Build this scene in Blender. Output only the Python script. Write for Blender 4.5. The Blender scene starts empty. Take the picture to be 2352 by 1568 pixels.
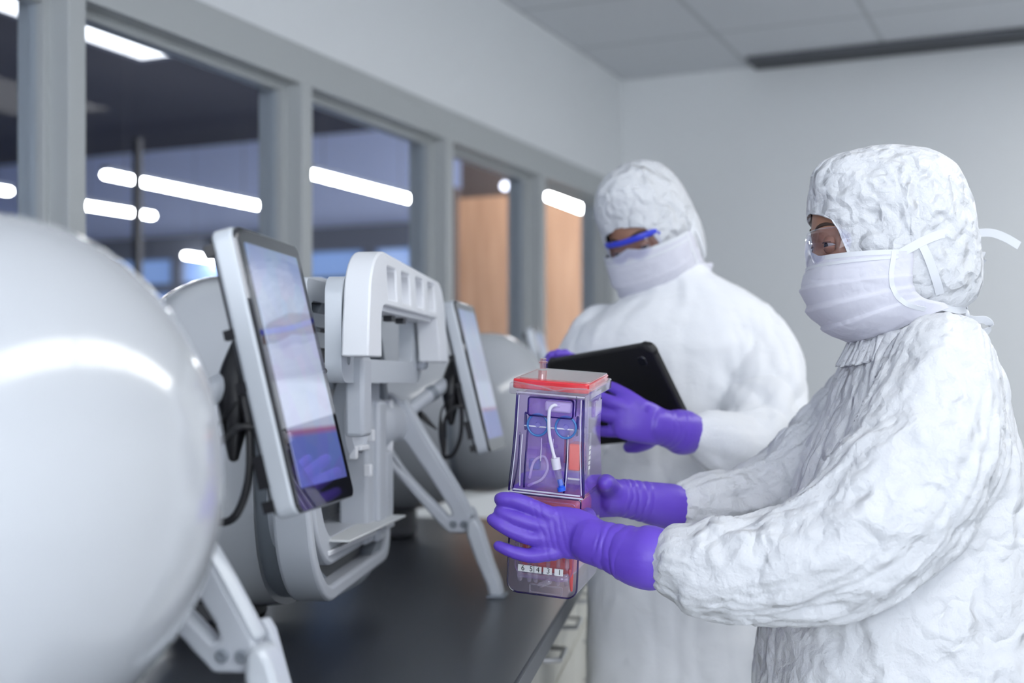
import bpy, bmesh, math, random
import numpy as np
from mathutils import Vector, Matrix, Euler

# ------------------------------------------------------------------ camera, world, light, exposure
SC = bpy.context.scene
C = SC.collection
F, CX, HY, HC = 2900.0, 1176.0, 880.0, 1.30      # focal length in px, principal column, horizon row, eye height
cd = bpy.data.cameras.new('camera')
cam = bpy.data.objects.new('camera', cd); C.objects.link(cam)
cam.location = (0, 0, HC); cam.rotation_euler = (math.radians(90), 0, 0)
cd.sensor_width = 36.0; cd.lens = 36.0 * F / 2352.0
cd.shift_y = (HY - 784.0) / 2352.0
cd.clip_start = 0.05; cd.clip_end = 60
cd.dof.use_dof = True; cd.dof.focus_distance = 1.66; cd.dof.aperture_fstop = 2.6
SC.camera = cam
SC.view_settings.view_transform = 'Standard'
SC.view_settings.look = 'None'
SC.view_settings.gamma = 1.0
SC.view_settings.exposure = 0.46
SC.cycles.use_denoising = True
SC.cycles.max_bounces = 8
SC.cycles.diffuse_bounces = 4
SC.cycles.glossy_bounces = 3
SC.cycles.use_adaptive_sampling = True
SC.cycles.adaptive_threshold = 0.025
SC.cycles.transparent_max_bounces = 24
SC.cycles.caustics_reflective = False
SC.cycles.caustics_refractive = False
wd = bpy.data.worlds.new('world'); SC.world = wd; wd.use_nodes = True
wd.node_tree.nodes['Background'].inputs[0].default_value = (0.94, 0.965, 1.0, 1)
wd.node_tree.nodes['Background'].inputs[1].default_value = 4.3

TROFFER_POWER = 4.9
PENDANT_POWER = 30.0

# room frame: corner of window wall and end wall, direction along the window wall, direction into the room
C0 = np.array([0.526, 6.0]); D1 = np.array([0.409, 0.9125]); N1 = np.array([0.9125, -0.409])
RANG = math.atan2(-0.409, 0.9125)
CEIL = 2.74
def ST(s, t, z=0.0):
    p = C0 + s * N1 - t * D1
    return (float(p[0]), float(p[1]), z)
# bench frame: u points out of the machines' fronts, v runs along the bench
BANG = math.radians(-8.5)
UU = np.array([math.cos(BANG), math.sin(BANG)]); VV = np.array([-math.sin(BANG), math.cos(BANG)])
BENCH = 0.91
def W(px, py, Y):
    return np.array([(px - CX) * Y / F, Y, HC - (py - HY) * Y / F])

# ------------------------------------------------------------------ helpers
ROOT = {}
def matof(o):
    m = Matrix.Identity(4)
    while o is not None:
        m = Matrix.LocRotScale(o.location, o.rotation_euler, o.scale) @ m
        o = o.parent
    return m
def tag(o, label=None, cat=None, group=None, kind=None):
    if label: o['label'] = label
    if cat: o['category'] = cat
    if group: o['group'] = group
    if kind: o['kind'] = kind
    return o
def empty(name, loc, rz=0.0, label=None, cat=None, group=None):
    o = bpy.data.objects.new(name, None); C.objects.link(o)
    o.location = loc; o.rotation_euler = (0, 0, rz); o.empty_display_size = 0.1
    return tag(o, label, cat, group)
def link(name, me, mat, parent=None, smooth=0.6, bevel=0.0, seg=2, world=False):
    o = bpy.data.objects.new(name, me); C.objects.link(o)
    if mat is not None: me.materials.append(mat)
    if parent is not None:
        o.parent = parent
        if world:
            me.transform(matof(parent).inverted())
    if smooth:
        me.polygons.foreach_set('use_smooth', [True] * len(me.polygons))
        if smooth < 3: me.set_sharp_from_angle(angle=smooth)
    if bevel:
        b = o.modifiers.new('bevel', 'BEVEL'); b.width = bevel; b.segments = seg
        b.limit_method = 'ANGLE'; b.angle_limit = math.radians(35)
    return o
def dup(o, parent=None):
    c = o.copy(); C.objects.link(c)
    if parent is not None: c.parent = parent
    for ch in [x for x in bpy.data.objects if x.parent == o]:
        dup(ch, c)
    return c

class MB:
    """collects shapes into one mesh"""
    def __init__(s): s.v = []; s.f = []
    def add(s, v, f):
        n = len(s.v); s.v.extend([tuple(map(float, p)) for p in v]); s.f.extend([tuple(i + n for i in q) for q in f]); return s
    def box(s, c, d, rz=0.0, M=None):
        x, y, z = [q / 2 for q in d]
        v = [(a * x, b * y, e * z) for e in (-1, 1) for (a, b) in ((-1, -1), (1, -1), (1, 1), (-1, 1))]
        cr, sr = math.cos(rz), math.sin(rz)
        v = [(p[0] * cr - p[1] * sr + c[0], p[0] * sr + p[1] * cr + c[1], p[2] + c[2]) for p in v]
        if M is not None: v = [tuple(M @ Vector(p)) for p in v]
        return s.add(v, [(3, 2, 1, 0), (4, 5, 6, 7), (0, 1, 5, 4), (1, 2, 6, 5), (2, 3, 7, 6), (3, 0, 4, 7)])
    def loft(s, rings, cap=True):
        n = len(rings[0]); v = [p for r in rings for p in r]; f = []
        for i in range(len(rings) - 1):
            for j in range(n):
                k = (j + 1) % n
                f.append((i * n + j, i * n + k, (i + 1) * n + k, (i + 1) * n + j))
        if cap:
            f.append(tuple(range(n - 1, -1, -1))); b = (len(rings) - 1) * n
            f.append(tuple(range(b, b + n)))
        return s.add(v, f)
    def tube(s, pts, rad, n=20, m=None, round_ends=True, flat=1.0, up=(0, 0, 1)):
        P, R = spline(pts, rad, m)
        rings = tube_rings(P, R, n, round_ends, flat, up)
        return s.loft(rings)
    def ell(s, c, r, n=28, m=18, M=None):
        rings = []
        for i in range(m + 1):
            a = -math.pi / 2 + math.pi * (i + 0.02 * (i == 0) - 0.02 * (i == m)) / m
            rings.append([(c[0] + r[0] * math.cos(a) * math.cos(2 * math.pi * j / n), c[1] + r[1] * math.cos(a) * math.sin(2 * math.pi * j / n), c[2] + r[2] * math.sin(a)) for j in range(n)])
        if M is not None: rings = [[tuple(M @ Vector(p)) for p in q] for q in rings]
        return s.loft(rings)
    def mesh(s, name='mesh'):
        me = bpy.data.meshes.new(name); me.from_pydata(s.v, [], s.f); me.update(); return me
    def build(s, name, mat, parent=None, **k):
        return link(name, s.mesh(name), mat, parent, **k)

def spline(pts, rad, m=None):
    P = np.array(pts, float); R = np.array([[r, r] if np.isscalar(r) else r for r in ([rad] * len(P) if np.isscalar(rad) else rad)], float)
    if not m or len(P) < 3:
        if m and len(P) == 2:
            t = np.linspace(0, 1, m)[:, None]; return P[0] + (P[1] - P[0]) * t, R[0] + (R[1] - R[0]) * t
        return P, R
    A = np.hstack([P, R]); n = len(A); out = []
    E = np.vstack([2 * A[0] - A[1], A, 2 * A[-1] - A[-2]])
    for t in np.linspace(0, n - 1 - 1e-9, m):
        i = int(t); u = t - i; p0, p1, p2, p3 = E[i:i + 4]
        out.append(0.5 * (2 * p1 + (p2 - p0) * u + (2 * p0 - 5 * p1 + 4 * p2 - p3) * u * u + (3 * p1 - p0 - 3 * p2 + p3) * u ** 3))
    out = np.array(out)
    return out[:, :3], np.maximum(out[:, 3:], 1e-4)
def frames(P, up=(0, 0, 1)):
    T = np.gradient(P, axis=0); T /= np.linalg.norm(T, axis=1)[:, None] + 1e-12
    u = np.array(up, float); fr = []
    a = np.cross(u, T[0])
    if np.linalg.norm(a) < 1e-3: a = np.cross((1, 0, 0.1), T[0])
    a /= np.linalg.norm(a)
    for t in T:
        a = a - t * np.dot(a, t); a /= np.linalg.norm(a) + 1e-12
        fr.append((a, np.cross(t, a)))
    return T, fr
def tube_rings(P, R, n, round_ends=True, flat=1.0, up=(0, 0, 1)):
    T, fr = frames(P, up); rings = []
    th = np.linspace(0, 2 * math.pi, n, endpoint=False)
    def ring(p, ab, r, k=1.0):
        return [tuple(p + ab[0] * (math.cos(x) * r[0] * k) + ab[1] * (math.sin(x) * r[1] * k * flat)) for x in th]
    if round_ends:
        for a in (80, 55, 30):
            c, sn = math.cos(math.radians(a)), math.sin(math.radians(a)); r0 = min(R[0])
            rings.append(ring(P[0] - T[0] * r0 * sn * min(1, flat), fr[0], R[0], c))
    for p, ab, r in zip(P, fr, R): rings.append(ring(p, ab, r))
    if round_ends:
        for a in (30, 55, 80):
            c, sn = math.cos(math.radians(a)), math.sin(math.radians(a)); r0 = min(R[-1])
            rings.append(ring(P[-1] + T[-1] * r0 * sn * min(1, flat), fr[-1], R[-1], c))
    return rings
def rrect(w, h, r, n=6, cx=0.0, cy=0.0, rt=None):
    """rounded rectangle outline (counter-clockwise); rt = radius of the upper two corners"""
    rt = r if rt is None else rt; o = []
    for (sx, sy, a0, q) in ((1, -1, -90, r), (1, 1, 0, rt), (-1, 1, 90, rt), (-1, -1, 180, r)):
        for i in range(n + 1):
            a = math.radians(a0 + 90 * i / n)
            o.append((cx + sx * (w / 2 - q) + q * math.cos(a), cy + sy * (h / 2 - q) + q * math.sin(a)))
    return o
def slot(p, q, r, n=6):
    """stadium-shaped outline round the segment p-q"""
    a = math.atan2(q[1] - p[1], q[0] - p[0]); o = []
    for (c, b) in ((q, a - math.pi / 2), (p, a + math.pi / 2)):
        for i in range(n + 1):
            x = b + math.pi * i / n
            o.append((c[0] + r * math.cos(x), c[1] + r * math.sin(x)))
    return o
def plate(outline, holes, c0, c1, fn):
    """flat plate with holes; fn maps (a, b, c) to xyz, c runs over the thickness"""
    bm = bmesh.new(); edges = []
    for loop in [outline] + list(holes):
        vs = [bm.verts.new((p[0], p[1], 0)) for p in loop]
        for i in range(len(vs)): edges.append(bm.edges.new((vs[i], vs[(i + 1) % len(vs)])))
    if holes:
        bmesh.ops.triangle_fill(bm, use_beauty=True, use_dissolve=False, edges=edges)
    else:
        bm.faces.new([e.verts[0] for e in edges]) if False else bm.faces.new(list(bm.verts))
    bm.verts.index_update()
    top = list(bm.faces)
    r = bmesh.ops.extrude_face_region(bm, geom=top)
    nv = [g for g in r['geom'] if isinstance(g, bmesh.types.BMVert)]
    ns = set(nv)
    for v in bm.verts: v.co.z = c1 if v in ns else c0
    for v in bm.verts: v.co = Vector(fn(*v.co))
    bmesh.ops.recalc_face_normals(bm, faces=bm.faces)
    me = bpy.data.meshes.new('plate'); bm.to_mesh(me); bm.free(); return me
def join_meshes(*ms):
    b = MB()
    for m in ms: b.add([tuple(v.co) for v in m.vertices], [tuple(p.vertices) for p in m.polygons])
    return b.mesh()
def fuse(mb, voxel, smooth=4, factor=0.5):
    """one continuous surface grown over overlapping closed shapes"""
    o = bpy.data.objects.new('tmp', mb.mesh('tmp')); C.objects.link(o)
    r = o.modifiers.new('r', 'REMESH'); r.mode = 'VOXEL'; r.voxel_size = voxel
    if smooth:
        s = o.modifiers.new('s', 'SMOOTH'); s.iterations = smooth; s.factor = factor
    dg = bpy.context.evaluated_depsgraph_get(); dg.update()
    me = bpy.data.meshes.new_from_object(o.evaluated_get(dg))
    C.objects.unlink(o); bpy.data.objects.remove(o)
    return me
def getv(me):
    a = np.empty(len(me.vertices) * 3); me.vertices.foreach_get('co', a); return a.reshape(-1, 3)
def setv(me, a):
    me.vertices.foreach_set('co', np.ascontiguousarray(a, dtype=float).ravel()); me.update()
def getn(me):
    a = np.empty(len(me.vertices) * 3); me.vertices.foreach_get('normal', a); return a.reshape(-1, 3)
def pn(P, seed=0):
    """gradient noise, about -0.7..0.7"""
    P = np.asarray(P, float); i = np.floor(P).astype(np.int64); f = P - i
    u = f * f * f * (f * (f * 6 - 15) + 10); out = 0
    for dx in (0, 1):
        for dy in (0, 1):
            for dz in (0, 1):
                a = ((i[:, 0] + dx) * 73856093) ^ ((i[:, 1] + dy) * 19349663) ^ ((i[:, 2] + dz) * 83492791) ^ (seed * 374761393)
                a &= 0xffffffff; a = ((a ^ (a >> 13)) * 1274126177) & 0xffffffff; a ^= a >> 16
                a = (a * 2246822519) & 0xffffffff; a ^= a >> 15
                g = np.stack([(a & 1023) / 511.5 - 1, ((a >> 10) & 1023) / 511.5 - 1, ((a >> 20) & 1023) / 511.5 - 1], 1)
                d = f - np.array([dx, dy, dz])
                w = (u[:, 0] if dx else 1 - u[:, 0]) * (u[:, 1] if dy else 1 - u[:, 1]) * (u[:, 2] if dz else 1 - u[:, 2])
                out = out + w * (g * d).sum(1)
    return out
def ridge(P, seed=0):
    return 1 - np.abs(pn(P, seed)) * 3.0
def fold(P, seed=0):
    """soft rolls of cloth with pinched valleys between them, about -1..0.6"""
    n = pn(P, seed); return 0.9 * n + 0.45 - 0.9 * np.exp(-np.abs(n) / 0.10)
def facets(P, f, seed, k=5, warp=0.9):
    """crumpled-sheet relief: folded straight creases in several directions, about -0.5..0.5"""
    r = np.random.RandomState(seed); out = np.zeros(len(P)); wq = pn(P * f * 0.45, seed + 1)
    for i in range(k):
        d = r.normal(size=3); d /= np.linalg.norm(d)
        x = P @ d * f * r.uniform(0.7, 1.3) + warp * (pn(P * f * 0.5, seed + 7 + i) + wq)
        out += (2 * np.abs(x - np.floor(x + 0.5)) - 0.5) * np.clip(0.6 + 1.2 * pn(P * f * 0.35, seed + 31 + i), 0, 1.2)
    return out / math.sqrt(k)
def gather(ph): return np.abs(np.sin(math.pi * ph)) ** 0.75 - 0.6
def sstep(a, b, x):
    t = np.clip((x - a) / (b - a), 0, 1); return t * t * (3 - 2 * t)

# ------------------------------------------------------------------ materials
def nodes(name):
    m = bpy.data.materials.new(name); m.use_nodes = True; nt = m.node_tree
    return m, nt, nt.nodes['Principled BSDF'], nt.nodes['Material Output']
def mat(name, col, rough=0.5, metal=0.0, spec=0.5, coat=0.0, noise=0.0, nscale=60.0, emit=None, estr=0.0, sheen=0.0):
    m, nt, b, o = nodes(name)
    b.inputs['Base Color'].default_value = (*col, 1); b.inputs['Roughness'].default_value = rough
    b.inputs['Metallic'].default_value = metal; b.inputs['Specular IOR Level'].default_value = spec
    b.inputs['Coat Weight'].default_value = coat; b.inputs['Coat Roughness'].default_value = 0.03
    b.inputs['Sheen Weight'].default_value = sheen
    if emit: b.inputs['Emission Color'].default_value = (*emit, 1); b.inputs['Emission Strength'].default_value = estr
    if noise:
        tc = nt.nodes.new('ShaderNodeTexCoord'); n = nt.nodes.new('ShaderNodeTexNoise'); bp = nt.nodes.new('ShaderNodeBump')
        n.inputs['Scale'].default_value = nscale; n.inputs['Detail'].default_value = 4
        bp.inputs['Strength'].default_value = noise; bp.inputs['Distance'].default_value = 0.004
        nt.links.new(tc.outputs['Object'], n.inputs['Vector']); nt.links.new(n.outputs['Fac'], bp.inputs['Height'])
        nt.links.new(bp.outputs['Normal'], b.inputs['Normal'])
    return m
def mat_crumple(name, col, strength=0.45, rough=0.55, s1=26.0, s2=75.0, stretch=(1, 1, 1), trans=0.0):
    m, nt, b, o = nodes(name); L = nt.links.new
    b.inputs['Base Color'].default_value = (*col, 1); b.inputs['Roughness'].default_value = rough
    b.inputs['Specular IOR Level'].default_value = 0.25
    tc = nt.nodes.new('ShaderNodeTexCoord'); mp = nt.nodes.new('ShaderNodeMapping'); mp.inputs['Scale'].default_value = stretch
    L(tc.outputs['Object'], mp.inputs['Vector'])
    n = nt.nodes.new('ShaderNodeTexNoise'); n.inputs['Scale'].default_value = 14; n.inputs['Detail'].default_value = 3
    L(mp.outputs['Vector'], n.inputs['Vector'])
    mx = nt.nodes.new('ShaderNodeMix'); mx.data_type = 'VECTOR'; mx.inputs['Factor'].default_value = 0.09
    L(mp.outputs['Vector'], mx.inputs['A']); L(n.outputs['Color'], mx.inputs['B'])
    hs = None
    def addh(sock, w):
        nonlocal hs
        mu = nt.nodes.new('ShaderNodeMath'); mu.operation = 'MULTIPLY'; mu.inputs[1].default_value = w; L(sock, mu.inputs[0])
        if hs is None: hs = mu.outputs[0]
        else:
            ad = nt.nodes.new('ShaderNodeMath'); ad.operation = 'ADD'; L(hs, ad.inputs[0]); L(mu.outputs[0], ad.inputs[1]); hs = ad.outputs[0]
    rnd = random.Random(7)
    msk = nt.nodes.new('ShaderNodeTexNoise'); msk.inputs['Scale'].default_value = 9; msk.inputs['Detail'].default_value = 2; L(mp.outputs['Vector'], msk.inputs['Vector'])
    wn = nt.nodes.new('ShaderNodeTexNoise'); wn.inputs['Scale'].default_value = s1 * 0.5; wn.inputs['Detail'].default_value = 2; L(mp.outputs['Vector'], wn.inputs['Vector'])
    sep = nt.nodes.new('ShaderNodeSeparateColor'); L(wn.outputs['Color'], sep.inputs[0]); seps = [sep.outputs[0], sep.outputs[1], sep.outputs[2], wn.outputs['Fac']]
    for k in range(9):                              # pinched straight-ish creases in many directions, bent by noise
        d = Vector((rnd.gauss(0, 1), rnd.gauss(0, 1), rnd.gauss(0, 1))).normalized() * (s1 * (0.55, 0.9, 1.6)[k % 3] * rnd.uniform(0.8, 1.25))
        dt = nt.nodes.new('ShaderNodeVectorMath'); dt.operation = 'DOT_PRODUCT'; dt.inputs[1].default_value = d; L(mp.outputs['Vector'], dt.inputs[0])
        ma = nt.nodes.new('ShaderNodeMath'); ma.operation = 'MULTIPLY_ADD'; ma.inputs[1].default_value = 5.0 + 2.5 * (k % 3); L(seps[k % 4], ma.inputs[0]); L(dt.outputs['Value'], ma.inputs[2])
        pp = nt.nodes.new('ShaderNodeMath'); pp.operation = 'PINGPONG'; pp.inputs[1].default_value = 1.0; L(ma.outputs[0], pp.inputs[0])
        mm = nt.nodes.new('ShaderNodeMath'); mm.operation = 'MULTIPLY'; L(pp.outputs[0], mm.inputs[0]); L(msk.outputs['Fac'] if k % 2 else seps[(k + 1) % 4], mm.inputs[1])
        addh(mm.outputs[0], (0.62, 0.40, 0.22)[k % 3])
    n2 = nt.nodes.new('ShaderNodeTexNoise'); n2.inputs['Scale'].default_value = 260; n2.inputs['Detail'].default_value = 2
    L(mp.outputs['Vector'], n2.inputs['Vector'])
    mu = nt.nodes.new('ShaderNodeMath'); mu.operation = 'MULTIPLY'; mu.inputs[1].default_value = 0.12; L(n2.outputs['Fac'], mu.inputs[0])
    ad = nt.nodes.new('ShaderNodeMath'); ad.operation = 'ADD'; L(hs, ad.inputs[0]); L(mu.outputs[0], ad.inputs[1])
    bp = nt.nodes.new('ShaderNodeBump'); bp.inputs['Strength'].default_value = strength; bp.inputs['Distance'].default_value = 0.010
    L(ad.outputs[0], bp.inputs['Height']); L(bp.outputs['Normal'], b.inputs['Normal'])
    return m
def mat_clear(name, tint, gloss=1.0, rough=0.04, ior=1.45, base=0.0, haze=0.0, hcol=None):
    """thin clear plastic or glass sheet: light passes tinted, the surface shines by Fresnel"""
    m, nt, b, o = nodes(name); L = nt.links.new; nt.nodes.remove(b)
    t = nt.nodes.new('ShaderNodeBsdfTransparent'); t.inputs['Color'].default_value = (*tint, 1)
    g = nt.nodes.new('ShaderNodeBsdfGlossy'); g.inputs['Roughness'].default_value = rough; g.inputs['Color'].default_value = (1, 1, 1, 1)
    fr = nt.nodes.new('ShaderNodeFresnel'); fr.inputs['IOR'].default_value = ior
    mu = nt.nodes.new('ShaderNodeMath'); mu.operation = 'MULTIPLY_ADD'; mu.inputs[1].default_value = gloss; mu.inputs[2].default_value = base
    mu.use_clamp = True
    L(fr.outputs[0], mu.inputs[0])
    ge = nt.nodes.new('ShaderNodeNewGeometry'); iv = nt.nodes.new('ShaderNodeMath'); iv.operation = 'SUBTRACT'; iv.inputs[0].default_value = 1.0
    L(ge.outputs['Backfacing'], iv.inputs[1]); m2 = nt.nodes.new('ShaderNodeMath'); m2.operation = 'MULTIPLY'; L(mu.outputs[0], m2.inputs[0]); L(iv.outputs[0], m2.inputs[1]); mu = m2
    if haze:
        df = nt.nodes.new('ShaderNodeBsdfDiffuse'); df.inputs['Color'].default_value = (*(hcol or tint), 1)
        tl = nt.nodes.new('ShaderNodeBsdfTranslucent'); tl.inputs['Color'].default_value = (*(hcol or tint), 1)
        ms = nt.nodes.new('ShaderNodeMixShader'); ms.inputs[0].default_value = 0.5; L(df.outputs[0], ms.inputs[1]); L(tl.outputs[0], ms.inputs[2])
        mh = nt.nodes.new('ShaderNodeMixShader'); mh.inputs[0].default_value = haze; L(t.outputs[0], mh.inputs[1]); L(ms.outputs[0], mh.inputs[2]); t = mh
    mx = nt.nodes.new('ShaderNodeMixShader'); L(mu.outputs[0], mx.inputs[0]); L(t.outputs[0], mx.inputs[1]); L(g.outputs[0], mx.inputs[2])
    L(mx.outputs[0], o.inputs['Surface'])
    return m
def mat_emit(name, col, s):
    m, nt, b, o = nodes(name); nt.nodes.remove(b)
    e = nt.nodes.new('ShaderNodeEmission'); e.inputs[0].default_value = (*col, 1); e.inputs[1].default_value = s
    nt.links.new(e.outputs[0], o.inputs['Surface']); return m
def mat_tiles(name, col, line):
    m, nt, b, o = nodes(name); L = nt.links.new
    tc = nt.nodes.new('ShaderNodeTexCoord'); br = nt.nodes.new('ShaderNodeTexBrick')
    br.offset = 0; br.squash = 1; br.inputs['Scale'].default_value = 1.0; br.inputs['Brick Width'].default_value = 0.61
    br.inputs['Row Height'].default_value = 0.61; br.inputs['Mortar Size'].default_value = 0.011; br.inputs['Mortar Smooth'].default_value = 0.1
    br.inputs['Color1'].default_value = (*col, 1); br.inputs['Color2'].default_value = (*col, 1); br.inputs['Mortar'].default_value = (*line, 1)
    L(tc.outputs['Object'], br.inputs['Vector']); L(br.outputs['Color'], b.inputs['Base Color'])
    b.inputs['Roughness'].default_value = 0.9
    n = nt.nodes.new('ShaderNodeTexNoise'); n.inputs['Scale'].default_value = 120; L(tc.outputs['Object'], n.inputs['Vector'])
    bp = nt.nodes.new('ShaderNodeBump'); bp.inputs['Strength'].default_value = 0.15; bp.inputs['Distance'].default_value = 0.003
    L(n.outputs['Fac'], bp.inputs['Height']); L(bp.outputs['Normal'], b.inputs['Normal'])
    return m
def mat_wood(name, c1, c2):
    m, nt, b, o = nodes(name); L = nt.links.new
    tc = nt.nodes.new('ShaderNodeTexCoord'); mp = nt.nodes.new('ShaderNodeMapping'); mp.inputs['Scale'].default_value = (9, 9, 0.7)
    L(tc.outputs['Object'], mp.inputs['Vector']); n = nt.nodes.new('ShaderNodeTexNoise'); n.inputs['Scale'].default_value = 3; n.inputs['Detail'].default_value = 5
    L(mp.outputs['Vector'], n.inputs['Vector']); r = nt.nodes.new('ShaderNodeValToRGB')
    r.color_ramp.elements[0].color = (*c1, 1); r.color_ramp.elements[1].color = (*c2, 1)
    r.color_ramp.elements[0].position = 0.3; r.color_ramp.elements[1].position = 0.7
    L(n.outputs['Fac'], r.inputs['Fac']); L(r.outputs['Color'], b.inputs['Base Color']); b.inputs['Roughness'].default_value = 0.45
    return m

M = {}
M['wall'] = mat('painted wall', (0.86, 0.88, 0.89), 0.75, noise=0.06, nscale=180)
M['wall_end'] = mat('end wall paint', (0.80, 0.82, 0.83), 0.75, noise=0.06, nscale=180)
M['frame'] = mat('window frame paint', (0.50, 0.52, 0.52), 0.45)
M['ceiling'] = mat_tiles('ceiling tile', (0.66, 0.68, 0.71), (0.50, 0.52, 0.54))
M['floor'] = mat('vinyl floor', (0.55, 0.56, 0.57), 0.35, noise=0.03)
M['glass'] = mat_clear('window glass', (0.95, 0.97, 1.0), 0.28, 0.0, 1.45)
M['dark'] = mat('dark metal', (0.04, 0.042, 0.05), 0.4)
M['slot'] = mat('dark slot', (0.10, 0.105, 0.12), 0.6)
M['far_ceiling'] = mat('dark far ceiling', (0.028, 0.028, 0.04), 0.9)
M['far_wall'] = mat('blue grey far wall', (0.56, 0.64, 0.90), 0.8)
M['far_beam'] = mat('dark beam', (0.13, 0.145, 0.19), 0.7)
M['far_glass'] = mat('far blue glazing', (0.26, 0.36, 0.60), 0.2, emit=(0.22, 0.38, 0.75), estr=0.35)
M['far_floor'] = mat('far floor', (0.20, 0.22, 0.28), 0.5)
M['wood'] = mat_wood('wood panel', (0.46, 0.27, 0.17), (0.60, 0.37, 0.24))
M['bench'] = mat('black bench top', (0.030, 0.034, 0.043), 0.30, spec=0.6, noise=0.02, nscale=300)
M['cabinet'] = mat('cabinet laminate', (0.62, 0.61, 0.55), 0.45)
M['chrome'] = mat('brushed metal', (0.55, 0.56, 0.57), 0.3, metal=1.0)
M['shell'] = mat('glossy white shell', (0.52, 0.54, 0.57), 0.16, spec=0.5, coat=0.6)
M['white'] = mat('white moulded plastic', (0.86, 0.875, 0.91), 0.35)
M['grey'] = mat('light grey plastic', (0.56, 0.59, 0.64), 0.4)
M['greyd'] = mat('mid grey plastic', (0.27, 0.30, 0.34), 0.45)
M['alu'] = mat('satin aluminium paint', (0.62, 0.655, 0.70), 0.35, metal=0.1)
M['black'] = mat('black plastic', (0.012, 0.012, 0.015), 0.35)
M['rubber'] = mat('black rubber case', (0.006, 0.006, 0.007), 0.5, noise=0.05, nscale=400)
M['bezel'] = mat('black screen glass', (0.012, 0.013, 0.018), 0.05, spec=0.8, coat=1.0)
M['paper'] = mat('pale card', (0.70, 0.72, 0.72), 0.6)
M['tyvek'] = mat_crumple('white coverall fabric', (0.665, 0.68, 0.71), 0.85, 0.55)
M['hood'] = mat_crumple('white hood fabric', (0.665, 0.68, 0.71), 0.95, 0.5, 34, 85)
M['tyvek_soft'] = mat_crumple('white coverall fabric soft', (0.82, 0.835, 0.865), 0.4, 0.6, 16, 50)
M['mask'] = mat_crumple('face mask fabric', (0.66, 0.66, 0.735), 0.12, 0.6, 60, 200)
M['tie'] = mat('mask tie fabric', (0.72, 0.74, 0.78), 0.6)
M['glove'] = mat('violet nitrile', (0.145, 0.072, 0.58), 0.38, spec=0.45, noise=0.12, nscale=120)
M['skin'] = mat('skin', (0.34, 0.17, 0.11), 0.5, noise=0.1, nscale=300)
M['brow'] = mat('eyebrow hair', (0.05, 0.03, 0.022), 0.7)
M['eye'] = mat('eye white', (0.38, 0.35, 0.34), 0.15)
M['iris'] = mat('dark iris', (0.015, 0.012, 0.012), 0.08)
M['lens'] = mat_clear('clear safety lens', (0.93, 0.93, 0.97), 1.0, 0.02, 1.5)
M['blue_frame'] = mat('blue spectacle frame', (0.04, 0.06, 0.62), 0.3)
M['lav'] = mat_clear('lavender clear plastic', (0.91, 0.84, 1.0), 1.3, 0.03, 1.5, 0.02, 0.14, (0.66, 0.46, 1.0))
M['membrane'] = mat_clear('seal membrane', (0.80, 0.80, 0.97), 1.0, 0.1, 1.45, 0.02, 0.40, (0.50, 0.50, 0.92))
M['lav2'] = mat_clear('pale lavender clear plastic', (0.95, 0.91, 0.99), 1.0, 0.05, 1.45, 0.03, 0.06, (0.80, 0.74, 0.96))
M['edge'] = mat_clear('violet plastic edge', (0.22, 0.14, 0.55), 1.0, 0.05, 1.5, 0.03)
M['clear'] = mat_clear('clear plastic', (0.96, 0.95, 0.98), 1.2, 0.05, 1.5, 0.05, 0.16, (0.85, 0.84, 0.90))
M['frost'] = mat('frosted white plastic', (0.72, 0.70, 0.82), 0.35)
M['redlid'] = mat('red lid', (0.74, 0.03, 0.045), 0.05, coat=1.0)
M['redliq'] = mat('red culture medium', (0.85, 0.10, 0.07), 0.2)
M['orangeliq'] = mat('orange culture medium', (0.88, 0.20, 0.13), 0.25)
M['pinkclear'] = mat_clear('pink clear plastic', (0.97, 0.76, 0.76), 1.6, 0.04, 1.6, 0.06, 0.10, (0.95, 0.66, 0.64))
M['bluering'] = mat('blue seal', (0.05, 0.19, 0.50), 0.35)
M['bluecap'] = mat('blue luer cap', (0.02, 0.12, 0.75), 0.3)
M['label'] = mat('white label', (0.82, 0.83, 0.84), 0.6)
M['ink'] = mat('black ink', (0.015, 0.015, 0.02), 0.6)
M['troffer'] = mat_emit('lit ceiling diffuser', (0.98, 0.99, 1.0), TROFFER_POWER)
M['pendant'] = mat_emit('lit pendant tube', (1.0, 0.99, 0.95), PENDANT_POWER)
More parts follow.
